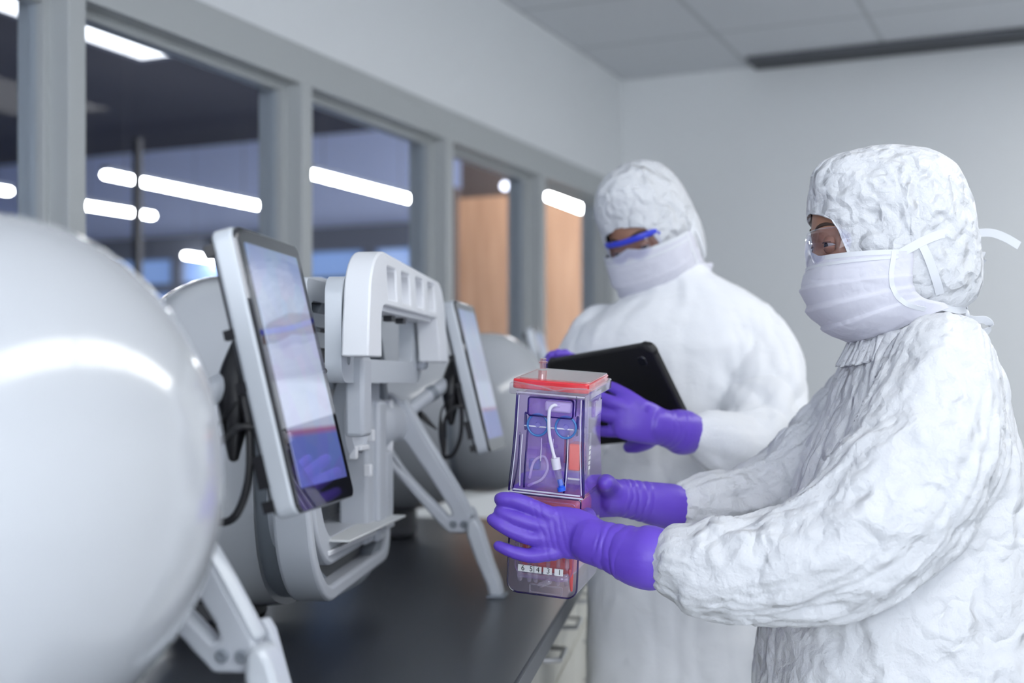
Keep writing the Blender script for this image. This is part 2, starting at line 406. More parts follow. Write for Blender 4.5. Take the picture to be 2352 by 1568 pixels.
def mat_screen():
    m, nt, b, o = nodes('lit touch screen'); L = nt.links.new
    b.inputs['Base Color'].default_value = (0.01, 0.01, 0.014, 1); b.inputs['Roughness'].default_value = 0.04
    b.inputs['Specular IOR Level'].default_value = 0.9; b.inputs['Coat Weight'].default_value = 1.0
    tc = nt.nodes.new('ShaderNodeTexCoord'); sx = nt.nodes.new('ShaderNodeSeparateXYZ'); L(tc.outputs['Generated'], sx.inputs[0])
    r = nt.nodes.new('ShaderNodeValToRGB'); cr = r.color_ramp; cr.interpolation = 'LINEAR'
    cr.elements[0].position = 0.0; cr.elements[0].color = (0.10, 0.13, 0.42, 1)
    cr.elements[1].position = 1.0; cr.elements[1].color = (0.16, 0.24, 0.44, 1)
    for p, c in ((0.20, (0.12, 0.16, 0.46)), (0.225, (0.30, 0.12, 0.25)), (0.245, (0.46, 0.50, 0.68)), (0.42, (0.48, 0.53, 0.72)), (0.46, (0.36, 0.38, 0.54)), (0.80, (0.38, 0.44, 0.62)), (0.93, (0.22, 0.30, 0.52))):  # red-violet band near the foot paints in the cassette's reflection
        e = cr.elements.new(p); e.color = (*c, 1)
    L(sx.outputs['Z'], r.inputs[0])
    v = nt.nodes.new('ShaderNodeTexVoronoi'); v.inputs['Scale'].default_value = 6; L(tc.outputs['Generated'], v.inputs['Vector'])
    mx = nt.nodes.new('ShaderNodeMix'); mx.data_type = 'RGBA'; mx.blend_type = 'SOFT_LIGHT'; mx.inputs['Factor'].default_value = 0.10
    L(r.outputs['Color'], mx.inputs['A']); L(v.outputs['Color'], mx.inputs['B'])
    L(mx.outputs['Result'], b.inputs['Emission Color']); b.inputs['Emission Strength'].default_value = 0.75
    return m
M['screen'] = mat_screen()

# ------------------------------------------------------------------ the room
def structure(name, mb, m, **k):
    o = mb.build(name, m, **k); o['kind'] = 'structure'; return o
def rbox(mb, s0, s1, t0, t1, z0, z1):
    """box in room coordinates: s into the room from the window wall, t from the end wall towards the viewer"""
    c = ST((s0 + s1) / 2, (t0 + t1) / 2, (z0 + z1) / 2)
    return mb.box(c, (abs(s1 - s0), abs(t1 - t0), z1 - z0), RANG)
SILL, HEAD, TH = 0.95, 2.134, 0.14
S_MAX, T_MAX = 4.6, 8.2
rbl = lambda *a: rbox(MB(), *a)
structure('floor', rbl(-0.14, S_MAX, 0, T_MAX, -0.06, 0), M['floor'], smooth=0)
structure('wall_back', rbl(-0.14, S_MAX + 0.1, -0.1, 0, 0, CEIL), M['wall_end'], smooth=0)
structure('wall_right', rbl(S_MAX, S_MAX + 0.1, 0, T_MAX, 0, CEIL), M['wall'], smooth=0)
wf = MB(); rbox(wf, -0.14, S_MAX + 0.1, T_MAX, T_MAX + 0.1, 0, 0.85); rbox(wf, -0.14, S_MAX + 0.1, T_MAX, T_MAX + 0.1, 2.5, CEIL)  # unseen wall; its wide opening is added to let in frontal fill light
rbox(wf, -0.14, 0.4, T_MAX, T_MAX + 0.1, 0.85, 2.5); rbox(wf, 4.3, S_MAX + 0.1, T_MAX, T_MAX + 0.1, 0.85, 2.5)
for k in range(1, 3): rbox(wf, 0.4 + k * 1.3 - 0.025, 0.4 + k * 1.3 + 0.025, T_MAX, T_MAX + 0.1, 0.85, 2.5)
structure('wall_front', wf, M['wall'], smooth=0)
for k in range(3): structure('window_%d' % (k + 20), rbl(0.425 + k * 1.3, 1.675 + k * 1.3, T_MAX + 0.045, T_MAX + 0.051, 0.85, 2.5), M['glass'], smooth=0)  # unseen panes added behind the camera so the bright world fills from the front
wl = MB()
rbox(wl, -TH, 0, 0, T_MAX, 0, SILL); rbox(wl, -TH, 0, 0, T_MAX, HEAD + 0.105, CEIL + 0.8)
rbox(wl, -TH, 0, 0, 0.10, SILL, HEAD + 0.105); rbox(wl, -TH, 0, 7.2, T_MAX, SILL, HEAD + 0.105)
structure('wall_left', wl, M['wall'], smooth=0)
co = bpy.data.meshes.new('ceiling'); co.from_pydata([(0, 0, 0), (S_MAX, 0, 0), (S_MAX, -T_MAX, 0), (0, -T_MAX, 0), (0, 0, 0.05), (S_MAX, 0, 0.05), (S_MAX, -T_MAX, 0.05), (0, -T_MAX, 0.05)], [], [(0, 1, 2, 3), (7, 6, 5, 4), (0, 4, 5, 1), (1, 5, 6, 2), (2, 6, 7, 3), (3, 7, 4, 0)])
oc = link('ceiling', co, M['ceiling'], smooth=0); oc['kind'] = 'structure'
oc.location = (C0[0], C0[1], CEIL); oc.rotation_euler = (0, 0, RANG)
# hollow-metal window frames: head, sill, mullions with a raised glazing stop
MULL = [0.16, 0.99, 1.82, 2.70, 3.59, 4.48, 5.37, 6.26, 7.15]
tr = MB(); rbox(tr, -TH, 0.006, 0.08, 7.2, HEAD, HEAD + 0.105); rbox(tr, -TH / 2 - 0.02, -TH / 2 + 0.02, 0.08, 7.2, HEAD - 0.018, HEAD + 0.01)
structure('trim_head', tr, M['frame'], smooth=0)
tr = MB(); rbox(tr, -TH, 0.012, 0.08, 7.2, SILL - 0.05, SILL)
structure('trim_sill', tr, M['frame'], smooth=0)
for i, t in enumerate(MULL):
    tr = MB(); rbox(tr, -TH, 0.006, t - 0.026, t + 0.026, SILL, HEAD)
    rbox(tr, -TH / 2 - 0.022, -TH / 2 + 0.022, t - 0.042, t + 0.042, SILL, HEAD)
    structure('trim_mullion_%d' % (i + 1), tr, M['frame'], bevel=0.002)
for i in range(len(MULL) - 1):
    g = MB(); rbox(g, -TH / 2 - 0.003, -TH / 2 + 0.003, MULL[i] + 0.03, MULL[i + 1] - 0.03, SILL, HEAD)
    structure('window_%d' % (i + 1), g, M['glass'], smooth=0)
# dark slot diffuser in the ceiling along the end wall
v = MB(); rbox(v, 0.64, 4.3, 0.012, 0.19, CEIL - 0.022, CEIL - 0.001)
o = v.build('ceiling_slot_vent', M['slot'], bevel=0.004); tag(o, 'long dark slot vent in the ceiling along the grey end wall', 'vent')
b = MB(); rbox(b, 0.66, 4.28, 0.085, 0.105, CEIL - 0.03, CEIL - 0.02); b.build('vent_blade', M['dark'], o, world=True)
# lit ceiling panels (the room's own lamps, above and behind the viewpoint)
def troffer(s, t, ls, lt, label):
    r = empty('ceiling_light', ST(s, t, CEIL - 0.001), RANG, label, 'ceiling light', 'recessed ceiling lights')
    f = MB()
    for sx in (-1, 1): f.box((sx * (ls / 2 + 0.012), 0, -0.010), (0.024, lt + 0.048, 0.02)); f.box((0, sx * (lt / 2 + 0.012), -0.010), (ls, 0.024, 0.02))
    f.build('light_frame', M['white'], r)
    d = MB().box((0, 0, -0.008), (ls, lt, 0.008)); d.build('diffuser', M['troffer'], r)
for t, lab in ((1.15, 'end of the row of ceiling lights nearest the grey end wall'), (2.38, 'second of the row of ceiling lights from the grey end wall'),
               (3.61, 'middle one of the row of ceiling lights'), (4.84, 'fourth of the row of ceiling lights from the grey end wall'),
               (6.07, 'end of the row of ceiling lights behind the viewpoint')):
    troffer(2.75, t, 0.58, 1.18, lab)

# ------------------------------------------------------------------ the room beyond the glass
FT, FS = -3.5, -9.0
structure('floor_beyond', rbl(FS, -0.14, FT, 7.5, -0.06, 0), M['far_floor'], smooth=0)
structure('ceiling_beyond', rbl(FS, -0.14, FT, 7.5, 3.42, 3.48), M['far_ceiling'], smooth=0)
w2 = MB(); rbox(w2, FS, -0.14, FT - 0.1, FT, 2.62, 3.42)
structure('wall_beyond_upper', w2, M['far_wall'], smooth=0)
w2 = MB(); rbox(w2, FS, -0.14, FT - 0.1, FT + 0.10, 2.42, 2.62); rbox(w2, FS, -0.14, FT - 0.1, FT + 0.06, 2.12, 2.20); rbox(w2, FS, -0.14, FT - 0.1, FT + 0.05, 1.86, 1.92)
for k in range(9): rbox(w2, FS + 0.5 + k * 1.0, FS + 0.62 + k * 1.0, FT - 0.1, FT + 0.05, 0, 2.42)
structure('trim_beyond', w2, M['far_beam'], smooth=0)
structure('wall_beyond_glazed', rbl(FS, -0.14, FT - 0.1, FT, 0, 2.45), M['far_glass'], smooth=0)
structure('wall_beyond_left', rbl(FS - 0.1, FS, FT, 7.5, 0, 3.42), M['far_wall'], smooth=0)
structure('wall_beyond_near', rbl(FS, -0.14, 7.5, 7.6, 0, 3.42), M['far_wall'], smooth=0)
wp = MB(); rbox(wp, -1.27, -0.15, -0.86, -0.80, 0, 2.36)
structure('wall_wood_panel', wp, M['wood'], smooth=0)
wp = MB(); rbox(wp, -1.34, -1.27, -0.88, -0.74, 0, 2.42); rbox(wp, -1.27, -0.15, -0.90, -0.83, 2.36, 3.42)  # dark edge strip, and a dark board standing in for the wood's shaded top
structure('trim_and_shade_board', wp, mat('brown board darkened as shade', (0.09, 0.072, 0.07), 0.6), smooth=0)
r = empty('ceiling_panel_light', ST(-0.75, -0.15, 3.0), RANG, 'square ceiling lamp shining down on the brown wood panel', 'ceiling light')
MB().box((0, 0, 0), (0.5, 0.5, 0.03)).build('diffuser', mat_emit('lit square panel', (1.0, 0.86, 0.74), 11.0), r)
MB().box((0, 0, 0.03), (0.56, 0.56, 0.03)).build('light_frame', M['far_beam'], r)
MB().tube([(0, 0, 0.04), (0, 0, 0.42)], 0.01, 8).build('hanging_rod', M['far_beam'], r)
def bar_between(a, b, w, h):
    """horizontal bar from a to b as (mesh builder, base point)"""
    a = np.array(a, float); b = np.array(b, float); d = b - a; L = float(np.linalg.norm(d[:2]))
    return L, math.atan2(d[1], d[0]), (a + b) / 2
def pendant(p0, p1, z, label, hang=True):
    """linear pendant whose ends are seen at px p0, p1, hung at height z"""
    P = []
    for (px, py) in (p0, p1):
        Y = (z - HC) * F / (HY - py); P.append(((px - CX) * Y / F, Y, z))
    L, a, c = bar_between(P[0], P[1], 0, 0)
    r = empty('pendant_light', tuple(c), a, label, 'pendant light', 'linear pendants in the room beyond the glass')
    MB().box((0, 0, 0), (L, 0.060, 0.036)).build('diffuser', M['pendant'], r, bevel=0.02, seg=3)
    MB().box((0, 0, 0.032), (L, 0.05, 0.03)).build('housing', M['far_beam'], r)
    if hang:
        for k in (-0.38, 0.38): MB().tube([(k * L, 0, 0.04), (k * L, 0, 3.42 - z)], 0.002, 6).build('hanging_cable', M['dark'], r)
pendant((240, 400), (596, 473), 2.55, 'long lit pendant tube seen in the second window, upper one')
pendant((184, 470), (352, 496), 2.55, 'short lit pendant tube seen in the second window, below the long one')
pendant((712, 398), (944, 458), 2.55, 'lit pendant tube seen through the window behind the white arched handle')
pendant((1262, 450), (1356, 486), 2.18, 'lit pendant tube beside the hooded head of the person with the tablet')
pendant((-260, 395), (24, 440), 2.55, 'lit pendant tube cut by the left edge of the picture')
pendant((425, 586), (600, 612), 2.40, 'low lit pendant tube half hidden behind the large touch screen monitor')
P = [np.array([(x - CX) * 2.08 * F / (HY - y) / F, 2.08 * F / (HY - y), 3.38]) for x, y in ((330, 132), (425, 115))]
wv = P[1] - P[0]; wl_ = float(np.linalg.norm(wv)); dd = np.array([-D1[0], -D1[1], 0]); cc = (P[0] + P[1]) / 2 + dd * 0.75
r = empty('ceiling_panel_light', tuple(cc), math.atan2(D1[1], D1[0]), 'rectangular lit ceiling panel seen at the top of the second window', 'ceiling light')
MB().box((0, 0, 0), (1.5, wl_, 0.02)).build('diffuser', mat_emit('lit panel', (0.95, 0.97, 1), 2.2), r)
fr = MB()
for k in (-1, 1): fr.box((0, k * (wl_ / 2 + 0.02), 0.01), (1.58, 0.04, 0.05)); fr.box((k * 0.77, 0, 0.01), (0.04, wl_, 0.05))
fr.build('light_frame', M['far_beam'], r)
Yb = (2.70 - HC) * F / (HY - 427)
structure('trim_post', MB().box(((316 - CX) * 6.6 / F, 6.6, 1.29), (0.036, 0.036, 2.58), RANG), M['dark'], smooth=0)
r = empty('globe_lamp', ((1160 - CX) * 6.4 / F, 6.4, HC + (HY - 427) * 6.4 / F), 0, 'small round lamp glowing in front of the brown wood panel', 'lamp')
MB().ell((0, 0, 0), (0.022, 0.022, 0.022), 16, 10).build('bulb', mat_emit('lit globe', (0.85, 0.87, 1), 3.5), r)
MB().tube([(0, 0, 0.02), (0, 0, 3.42 - (HC + (HY - 427) * 6.4 / F))], 0.004, 6).build('hanging_rod', M['far_beam'], r)

# ------------------------------------------------------------------ the bench
BO = np.array([0.045, 1.905])                 # a point on the bench's front edge
def BV(u, v, z=0.0):
    p = BO + u * UU + v * VV; return (float(p[0]), float(p[1]), z)
tp = MB().box((-0.38, 0.31, -0.018), (0.76, 2.82, 0.036))
r = empty('lab_bench_top', BV(0, 0, BENCH), BANG, 'long matt black lab bench top carrying the white machines', 'bench top')
tp.build('worktop', M['bench'], r, bevel=0.004)
def cabinet(v, label):
    r = empty('base_cabinet', BV(-0.055, v, 0), BANG, label, 'cabinet', 'base cabinets under the black bench')
    MB().box((-0.35, 0, 0.487), (0.66, 0.644, 0.774)).build('carcass', M['cabinet'], r, bevel=0.002)
    MB().box((-0.37, 0, 0.05), (0.60, 0.644, 0.10)).build('plinth', M['greyd'], r)
    for k in (-1, 1):
        d = MB().box((-0.010, k * 0.161, 0.40), (0.020, 0.314, 0.56)).build('door', M['cabinet'], r, bevel=0.003)
        MB().tube([(0.0, k * 0.04, 0.55), (0.03, k * 0.04, 0.56), (0.03, k * 0.04, 0.64), (0.0, k * 0.04, 0.65)], 0.005, 8).build('handle', M['chrome'], d)
        d = MB().box((-0.010, k * 0.161, 0.775), (0.020, 0.314, 0.165)).build('drawer', M['cabinet'], r, bevel=0.003)
        MB().tube([(0.0, k * 0.161 - 0.06, 0.78), (0.03, k * 0.161 - 0.05, 0.78), (0.03, k * 0.161 + 0.05, 0.78), (0.0, k * 0.161 + 0.06, 0.78)], 0.005, 8).build('handle', M['chrome'], d)
cabinet(-0.62, 'pale base cabinet under the near end of the bench')
cabinet(0.03, 'pale base cabinet under the bench right below the clear cassette')
cabinet(0.68, 'pale base cabinet beside the legs of the person with the tablet')
cabinet(1.33, 'pale base cabinet at the far end of the bench')

# ------------------------------------------------------------------ the machines
O1 = np.array([-0.393, 0.95]); STEP = 1.132
AX = 0.316                                     # height of the machine's axis above the bench
def unit_pos(k): return O1 + (k - 1) * STEP * VV
def loc2(px, py, plane, val, k=2):
    """point of machine k's own frame seen at px, py on the plane u=val or v=val"""
    o = unit_pos(k); d = np.array([(px - CX) / F, 1.0]); ax = UU if plane == 'u' else VV
    Y = (o @ ax + val) / (d @ ax); p = d * Y - o
    return (float(p @ UU), float(p @ VV), float(HC - (py - HY) * Y / F - BENCH))
def revolve(prof, n=64, zc=AX, sz=1.0):
    """profile of (u, r) turned about the machine axis"""
    rings = [[(u, r * math.cos(2 * math.pi * j / n), zc + sz * r * math.sin(2 * math.pi * j / n)) for j in range(n)] for u, r in prof]
    return MB().loft(rings)
def revolve_sq(prof, n, zc, p=3.3):
    """like revolve, but the lower half swells towards a rounded square"""
    rings = []
    for u, r in prof:
        q = []
        for j in range(n):
            a = 2 * math.pi * j / n; c, s_ = math.cos(a), math.sin(a); e = p if s_ < 0 else 2.3
            k = (abs(c) ** e + abs(s_) ** e) ** (-1 / e); q.append((u, r * c * k, zc + r * s_ * k))
        rings.append(q)
    return MB().loft(rings)
def machine(k, label, closed=True):
    o = unit_pos(k)
    r = empty('cell_processing_machine', (o[0], o[1], BENCH), BANG, label, 'lab machine', 'white egg-shaped lab machines on the bench')
    zc = AX
    back = [(-0.445, 0.05), (-0.44, 0.11)]
    if closed: prof = back + [(-0.26 + 0.175 * math.sin(a), 0.248 * math.cos(a)) for a in np.radians(np.linspace(-75, 0, 14))] + [(-0.20, 0.247), (-0.14, 0.238), (-0.10, 0.222), (-0.07, 0.203)]
    else:
        zc = AX - 0.014; prof = back + [(-0.24 + 0.19 * math.sin(a), 0.266 * math.cos(a)) for a in np.radians(np.linspace(-75, 0, 14))] + [(-0.14, 0.266), (-0.112, 0.262), (-0.112, 0.23)]
    (revolve(prof, 72, zc) if closed else revolve_sq(prof, 96, zc)).build('body_shell', M['shell'], r)
    bs = plate(rrect(0.16, 0.16, 0.07, 6, -0.27, 0), [], 0.0, 0.075, lambda a, b, c: (a, b, c))
    link('base', bs, M['dark'], r, bevel=0.01)
    if closed:
        revolve([(-0.075, 0.199), (-0.055, 0.199)], 64).build('seal_band', M['greyd'], r)
        D = 0.168
        prof = [(-0.055, 0.196), (-0.052, 0.2005), (-0.02, 0.2015)] + [(D * math.sin(a), 0.2015 * math.cos(a)) for a in np.radians(np.linspace(2, 88.5, 34))]
        revolve(prof, 96).build('dome_door', M['shell'], r, smooth=1.2)
    # leg: slotted plate with a raised front rim, two screws, and a splayed foot
    fl = lambda px, py: (lambda q: (q[0], q[2]))(loc2(px, py, 'v', 0.28))
    out = [fl(*p) for p in ((868, 905), (900, 902), (932, 925), (985, 1015), (1040, 1105), (1082, 1180), (1086, 1205), (1072, 1222), (1034, 1222), (1010, 1198), (950, 1130), (896, 1068), (882, 1030), (872, 960))]
    h1 = [fl(*p) for p in ((900, 1034), (904, 1014), (918, 1006), (934, 1012), (985, 1084), (1036, 1164), (1042, 1180), (1032, 1186), (970, 1124), (912, 1064))]
    fn = lambda a, b, c: (a, c, b)
    lg = link('leg', plate(out, [h1], 0.262, 0.292, fn), M['grey'], r, bevel=0.004)
    rim = [(932, 925), (985, 1015), (1040, 1105), (1080, 1178)]
    MB().tube([loc2(px, py, 'v', 0.277) for px, py in rim], 0.007, 10, 12, flat=2.2, up=(0, 1, 0)).build('rim', M['alu'], lg)
    MB().tube([loc2(px, py, 'v', 0.277) for px, py in ((900, 1036), (940, 1094), (1028, 1186))], 0.004, 8, 10, flat=3.0, up=(0, 1, 0)).build('rim', M['alu'], lg)
    for px in (1042, 1066):
        q = loc2(px, 1203, 'v', 0.262); s = MB()
        s.loft([[(q[0] + rr * math.cos(x), q[1] + dv, q[2] + rr * math.sin(x)) for x in np.linspace(0, 2 * math.pi, 18, endpoint=False)] for rr, dv in ((0.0068, 0.004), (0.0068, -0.003), (0.0052, -0.0045), (0.003, -0.0045), (0.0028, -0.001))])
        s.build('screw', M['greyd'], lg)
    ft = [fl(*p) for p in ((1078, 1214), (1080, 1190), (1098, 1186), (1110, 1204), (1135, 1285), (1152, 1330), (1160, 1366), (1130, 1366), (1122, 1335), (1098, 1280), (1078, 1225))]
    z0 = min(p[1] for p in ft); ft = [(p[0], p[1] - z0 + 0.002) if p[1] - z0 < 0.01 else p for p in ft]
    f1 = link('foot', plate(ft, [], 0.246, 0.286, fn), M['alu'], r, bevel=0.006)
    MB().box(((ft[6][0] + ft[7][0]) / 2, 0.266, 0.003), (0.034, 0.05, 0.006)).build('foot_pad', M['greyd'], f1, bevel=0.002)
    ft2 = [(p[0] * 0.72 + 0.02, p[1] * 0.80 + 0.045) for p in ft]
    link('brace', plate(ft2, [], 0.30, 0.318, fn), M['grey'], r, bevel=0.003)
    hub = MB().tube([(-0.06, 0.20, AX + 0.0), (-0.045, 0.27, AX), (-0.03, 0.30, AX)], [0.05, 0.042, 0.03], 24, 8); hub.build('leg_hub', M['grey'], r)
    # monitor on a tube arm
    arm = MB().tube([(-0.045, 0.28, AX - 0.02), (-0.01, 0.293, AX + 0.022), (0.03, 0.33, AX + 0.058), (0.066, 0.372, AX + 0.085)], 0.0135, 18, 14); am = arm.build('monitor_arm', M['grey'], r)
    MB().tube([(0.022, 0.323, AX + 0.052), (0.030, 0.331, AX + 0.058)], 0.0152, 18, round_ends=False).build('collar', M['greyd'], am)
    a = math.radians(13.5)
    Mm = Matrix.Translation((0.107, 0.412, AX + 0.0885)) @ Matrix.Rotation(-a, 4, 'Y')
    HW, HH, T_ = 0.099, 0.1475, 0.027
    f3 = lambda x, y, c: tuple(Mm @ Vector((c, x, y)))
    ho = link('monitor_housing', plate(rrect(HW * 2, HH * 2, 0.013, 6), [], -T_, -0.004, f3), M['alu'], r, bevel=0.004, seg=3)
    link('screen_glass', plate(rrect(HW * 2 - 0.003, HH * 2 - 0.003, 0.012, 6), [], -0.006, 0.0, f3), M['bezel'], r, bevel=0.0012)
    link('display', plate(rrect(HW * 2 - 0.034, HH * 2 - 0.042, 0.002, 2, 0, 0.004), [], -0.001, 0.0006, f3), M['screen'], r, smooth=0)
    link('rear_cover', plate(rrect(HW * 2 - 0.008, HH * 2 - 0.008, 0.012, 5), [], -T_ - 0.004, -T_ + 0.001, f3), M['dark'], ho, bevel=0.002)
    for (y, z, h) in ((-HW + 0.006, 0.128, 0.012), (-HW + 0.006, 0.042, 0.010), (-HW + 0.006, -0.012, 0.010), (-HW + 0.006, -0.098, 0.034), (-HW + 0.004, -0.133, 0.012)):
        MB().box((-T_ - 0.004, y, z), (0.012, 0.010, h), 0, Mm).build('rear_clip', M['black'], ho)
    hb = MB()
    hb.tube([tuple(Mm @ Vector(p)) for p in ((-T_ - 0.004, -0.05, 0.045), (-T_ - 0.022, -0.055, 0.0), (-T_ - 0.030, -0.06, -0.03), (-T_ - 0.040, -0.065, -0.075))], [0.010, 0.020, 0.017, 0.006], 14, 14)
    hb.build('hinge', M['black'], r)
    # cable loops
    cb = MB()
    cb.tube([tuple(Mm @ Vector(p)) for p in ((-T_ - 0.004, -0.09, -0.052), (-T_ - 0.02, -0.095, -0.050), (-T_ - 0.042, -0.098, -0.066), (-T_ - 0.052, -0.098, -0.10))], 0.0035, 10, 18)
    lp = [loc2(px, py, 'v', 0.33) for px, py in ((955, 925), (962, 965), (985, 1015), (1010, 1046), (1040, 1044), (1058, 1000), (1060, 940), (1052, 895))]
    cb.tube(lp, 0.0042, 10, 40)
    lp = [loc2(px, py, 'v', 0.335) for px, py in ((1040, 905), (1018, 935), (1012, 960), (1016, 1000), (1020, 1052))]
    cb.tube(lp, [0.002, 0.002, 0.0025, 0.007, 0.003], 10, 24)
    lp = [loc2(px, py, 'v', 0.335) for px, py in ((962, 945), (980, 965), (1002, 985))]
    cb.tube(lp, [0.005, 0.0055, 0.002], 10, 12)
    cb.build('cable', M['black'], r)
    return r
def add_open_front(r):
    """the opened machine: rim, cavity, tray, carriage and the arched white handle"""
    fz = lambda a, b, c: (c - a * 0.065 - (b - 0.085) * 0.10, a, b)         # plate in the front plane, facing out of the machine
    zb, zt = 0.068, 0.560
    zm, zh = (zb + zt) / 2, zt - zb
    R1 = rrect(0.605, zh, 0.10, 10, 0, zm, rt=0.24); R2 = rrect(0.560, zh - 0.046, 0.085, 10, 0, zm, rt=0.21)
    R3 = rrect(0.505, zh - 0.094, 0.080, 10, 0, zm + 0.002, rt=0.20); R4 = rrect(0.420, zh - 0.17, 0.060, 10, 0, zm + 0.004, rt=0.17)
    link('front_rim', plate(R1, [R2], -0.078, -0.022, fz), M['grey'], r, bevel=0.006, seg=3)
    revolve_sq([(-0.13, 0.225), (-0.13, 0.254), (-0.04, 0.252), (-0.04, 0.225), (-0.13, 0.215)], 96, AX - 0.012).build('dark_band', M['greyd'], r)
    link('inner_rim', plate(R3, [R4], -0.10, -0.026, fz), M['grey'], r, bevel=0.005)
    link('cavity_gasket', plate(rrect(0.575, zh - 0.03, 0.1, 10, 0, zm, rt=0.23), [rrect(0.46, zh - 0.14, 0.08, 10, 0, zm, rt=0.19)], -0.075, -0.050, fz), M['dark'], r)
    # cavity: back wall and floor
    cv = MB().box((-0.165, 0.0, 0.23), (0.01, 0.40, 0.20)); cv.box((-0.09, 0.205, 0.25), (0.14, 0.012, 0.22)); cv.box((-0.09, 0, 0.137), (0.15, 0.40, 0.008))
    cv.build('cavity_liner', M['white'], r, bevel=0.002)
    # card tray lying in the opening
    link('tray', plate([(-0.16, -0.17), (0.012, -0.188), (0.010, 0.182), (-0.16, 0.182)], [], 0.152, 0.156, lambda a, b, c: (a, b, c + 0.03 * (a + 0.0) * 0 )), M['paper'], r, bevel=0.0015)
    # inner carriage column with a wheel
    cl = MB().box((-0.045, 0.075, 0.27), (0.05, 0.085, 0.30)); cl.box((-0.02, 0.10, 0.24), (0.02, 0.05, 0.24)); cl.box((-0.04, 0.17, 0.21), (0.05, 0.05, 0.12))
    cl.build('carriage_column', M['grey'], r, bevel=0.006)
    wh = MB()
    def disc(u, v, z, rad, th, n=36): wh.loft([[(u + dx, v + q * math.cos(x), z + q * math.sin(x)) for x in np.linspace(0, 2 * math.pi, n, endpoint=False)] for dx, q in ((-th, rad * 0.98), (-th, rad), (0, rad), (th * 0.4, rad * 0.86), (th * 0.1, rad * 0.82), (th * 0.1, rad * 0.4), (th * 0.7, rad * 0.36), (th * 0.7, 0.002))])
    disc(-0.012, -0.07, 0.335, 0.066, 0.02); wh.build('drive_wheel', M['grey'], r)
    for q in ((852, 1000), (846, 1080), (812, 1040)): MB().box(loc2(q[0], q[1], 'u', -0.008), (0.012, 0.014, 0.02)).build('latch', M['white'], r, bevel=0.002)
    MB().box(loc2(830, 1028, 'u', -0.005), (0.014, 0.05, 0.008)).build('latch', M['white'], r, bevel=0.002)
    # louvred panel behind the near strut
    sl = [slot((-0.215, z), (0.03, z), hh, 3) for z, hh in ((0.503, 0.0085), (0.470, 0.0035), (0.432, 0.011))]
    link('louvre_panel', plate(rrect(0.30, 0.165, 0.008, 3, -0.095, 0.462), sl, -0.05, -0.036, lambda a, b, c: (c, a, b)), M['alu'], r, bevel=0.001)
    MB().box((-0.06, -0.095, 0.462), (0.01, 0.29, 0.15)).build('louvre_backing', M['dark'], r)
    # carriage frame with slotted struts
    out = rrect(0.52, 0.155, 0.028, 6, 0.0, 0.468); hole = rrect(0.36, 0.125, 0.012, 4, 0.01, 0.49)
    hl = [slot((-0.222, 0.425), (-0.222, 0.505), 0.0085, 5), slot((0.207, 0.42), (0.207, 0.495), 0.006, 5), slot((0.236, 0.455), (0.236, 0.495), 0.0075, 5)]
    link('carriage_frame', plate(out, [hole] + hl, -0.005, 0.02, lambda a, b, c: (c, a, b)), M['alu'], r, bevel=0.003)
    p = loc2(741, 852, 'u', 0.02); MB().tube([(p[0], p[1], p[2]), (p[0] + 0.002, p[1], p[2])], 0.0045, 12).build('screw', M['dark'], r)
    # arched handle: moulded arch with four pockets under its top bar
    def arc(cx, cz, rv, rz_, a0, a1, n=9): return [(cx + rv * math.cos(math.radians(a0 + (a1 - a0) * i / n)), cz + rz_ * math.sin(math.radians(a0 + (a1 - a0) * i / n))) for i in range(n + 1)]
    zl = 0.428
    outer = [(-0.284, zl), (-0.270, 0.478)] + arc(-0.160, 0.500, 0.098, 0.088, 168, 90) + arc(0.225, 0.508, 0.055, 0.066, 90, 8) + [(0.284, zl)]
    inner = [(-0.206, zl), (-0.200, 0.475)] + arc(-0.165, 0.485, 0.030, 0.022, 165, 90, 5) + [(0.205, 0.507), (0.212, zl)]
    outl = outer + inner[::-1]
    pockets = [rrect(0.058, 0.050, 0.004, 2, vv, 0.542) for vv in (-0.122, -0.029, 0.072, 0.166)]
    fh = lambda a, b, c: (c + (b - 0.43) * -0.05, a, b)
    ph = link('arched_handle', plate(outl, pockets, 0.036, 0.066, fh), M['white'], r, bevel=0.004)
    link('handle_back', plate(outl, [], 0.026, 0.042, fh), M['white'], ph, bevel=0.003)
    link('crossbar', plate(rrect(0.37, 0.014, 0.003, 2, 0.02, 0.506), [], 0.010, 0.052, lambda a, b, c: (c, a, b)), M['white'], ph, bevel=0.002)
    for vv in (-0.02, 0.06): MB().box((0.03, vv, 0.496), (0.014, 0.022, 0.012)).build('catch', M['dark'], ph)
    for cc, dd in (((0.02, -0.17, 0.37), (0.03, 0.05, 0.12)), ((0.025, 0.245, 0.43), (0.02, 0.03, 0.03))): MB().box(cc, dd).build('handle_post', M['grey'], r, bevel=0.006)
machine(1, 'nearest white dome-fronted machine, filling the left foreground')
m2 = machine(2, 'middle white machine with its front open and an arched handle', closed=False)
add_open_front(m2)
machine(3, 'white domed machine farthest along the bench, beside the person with the tablet')

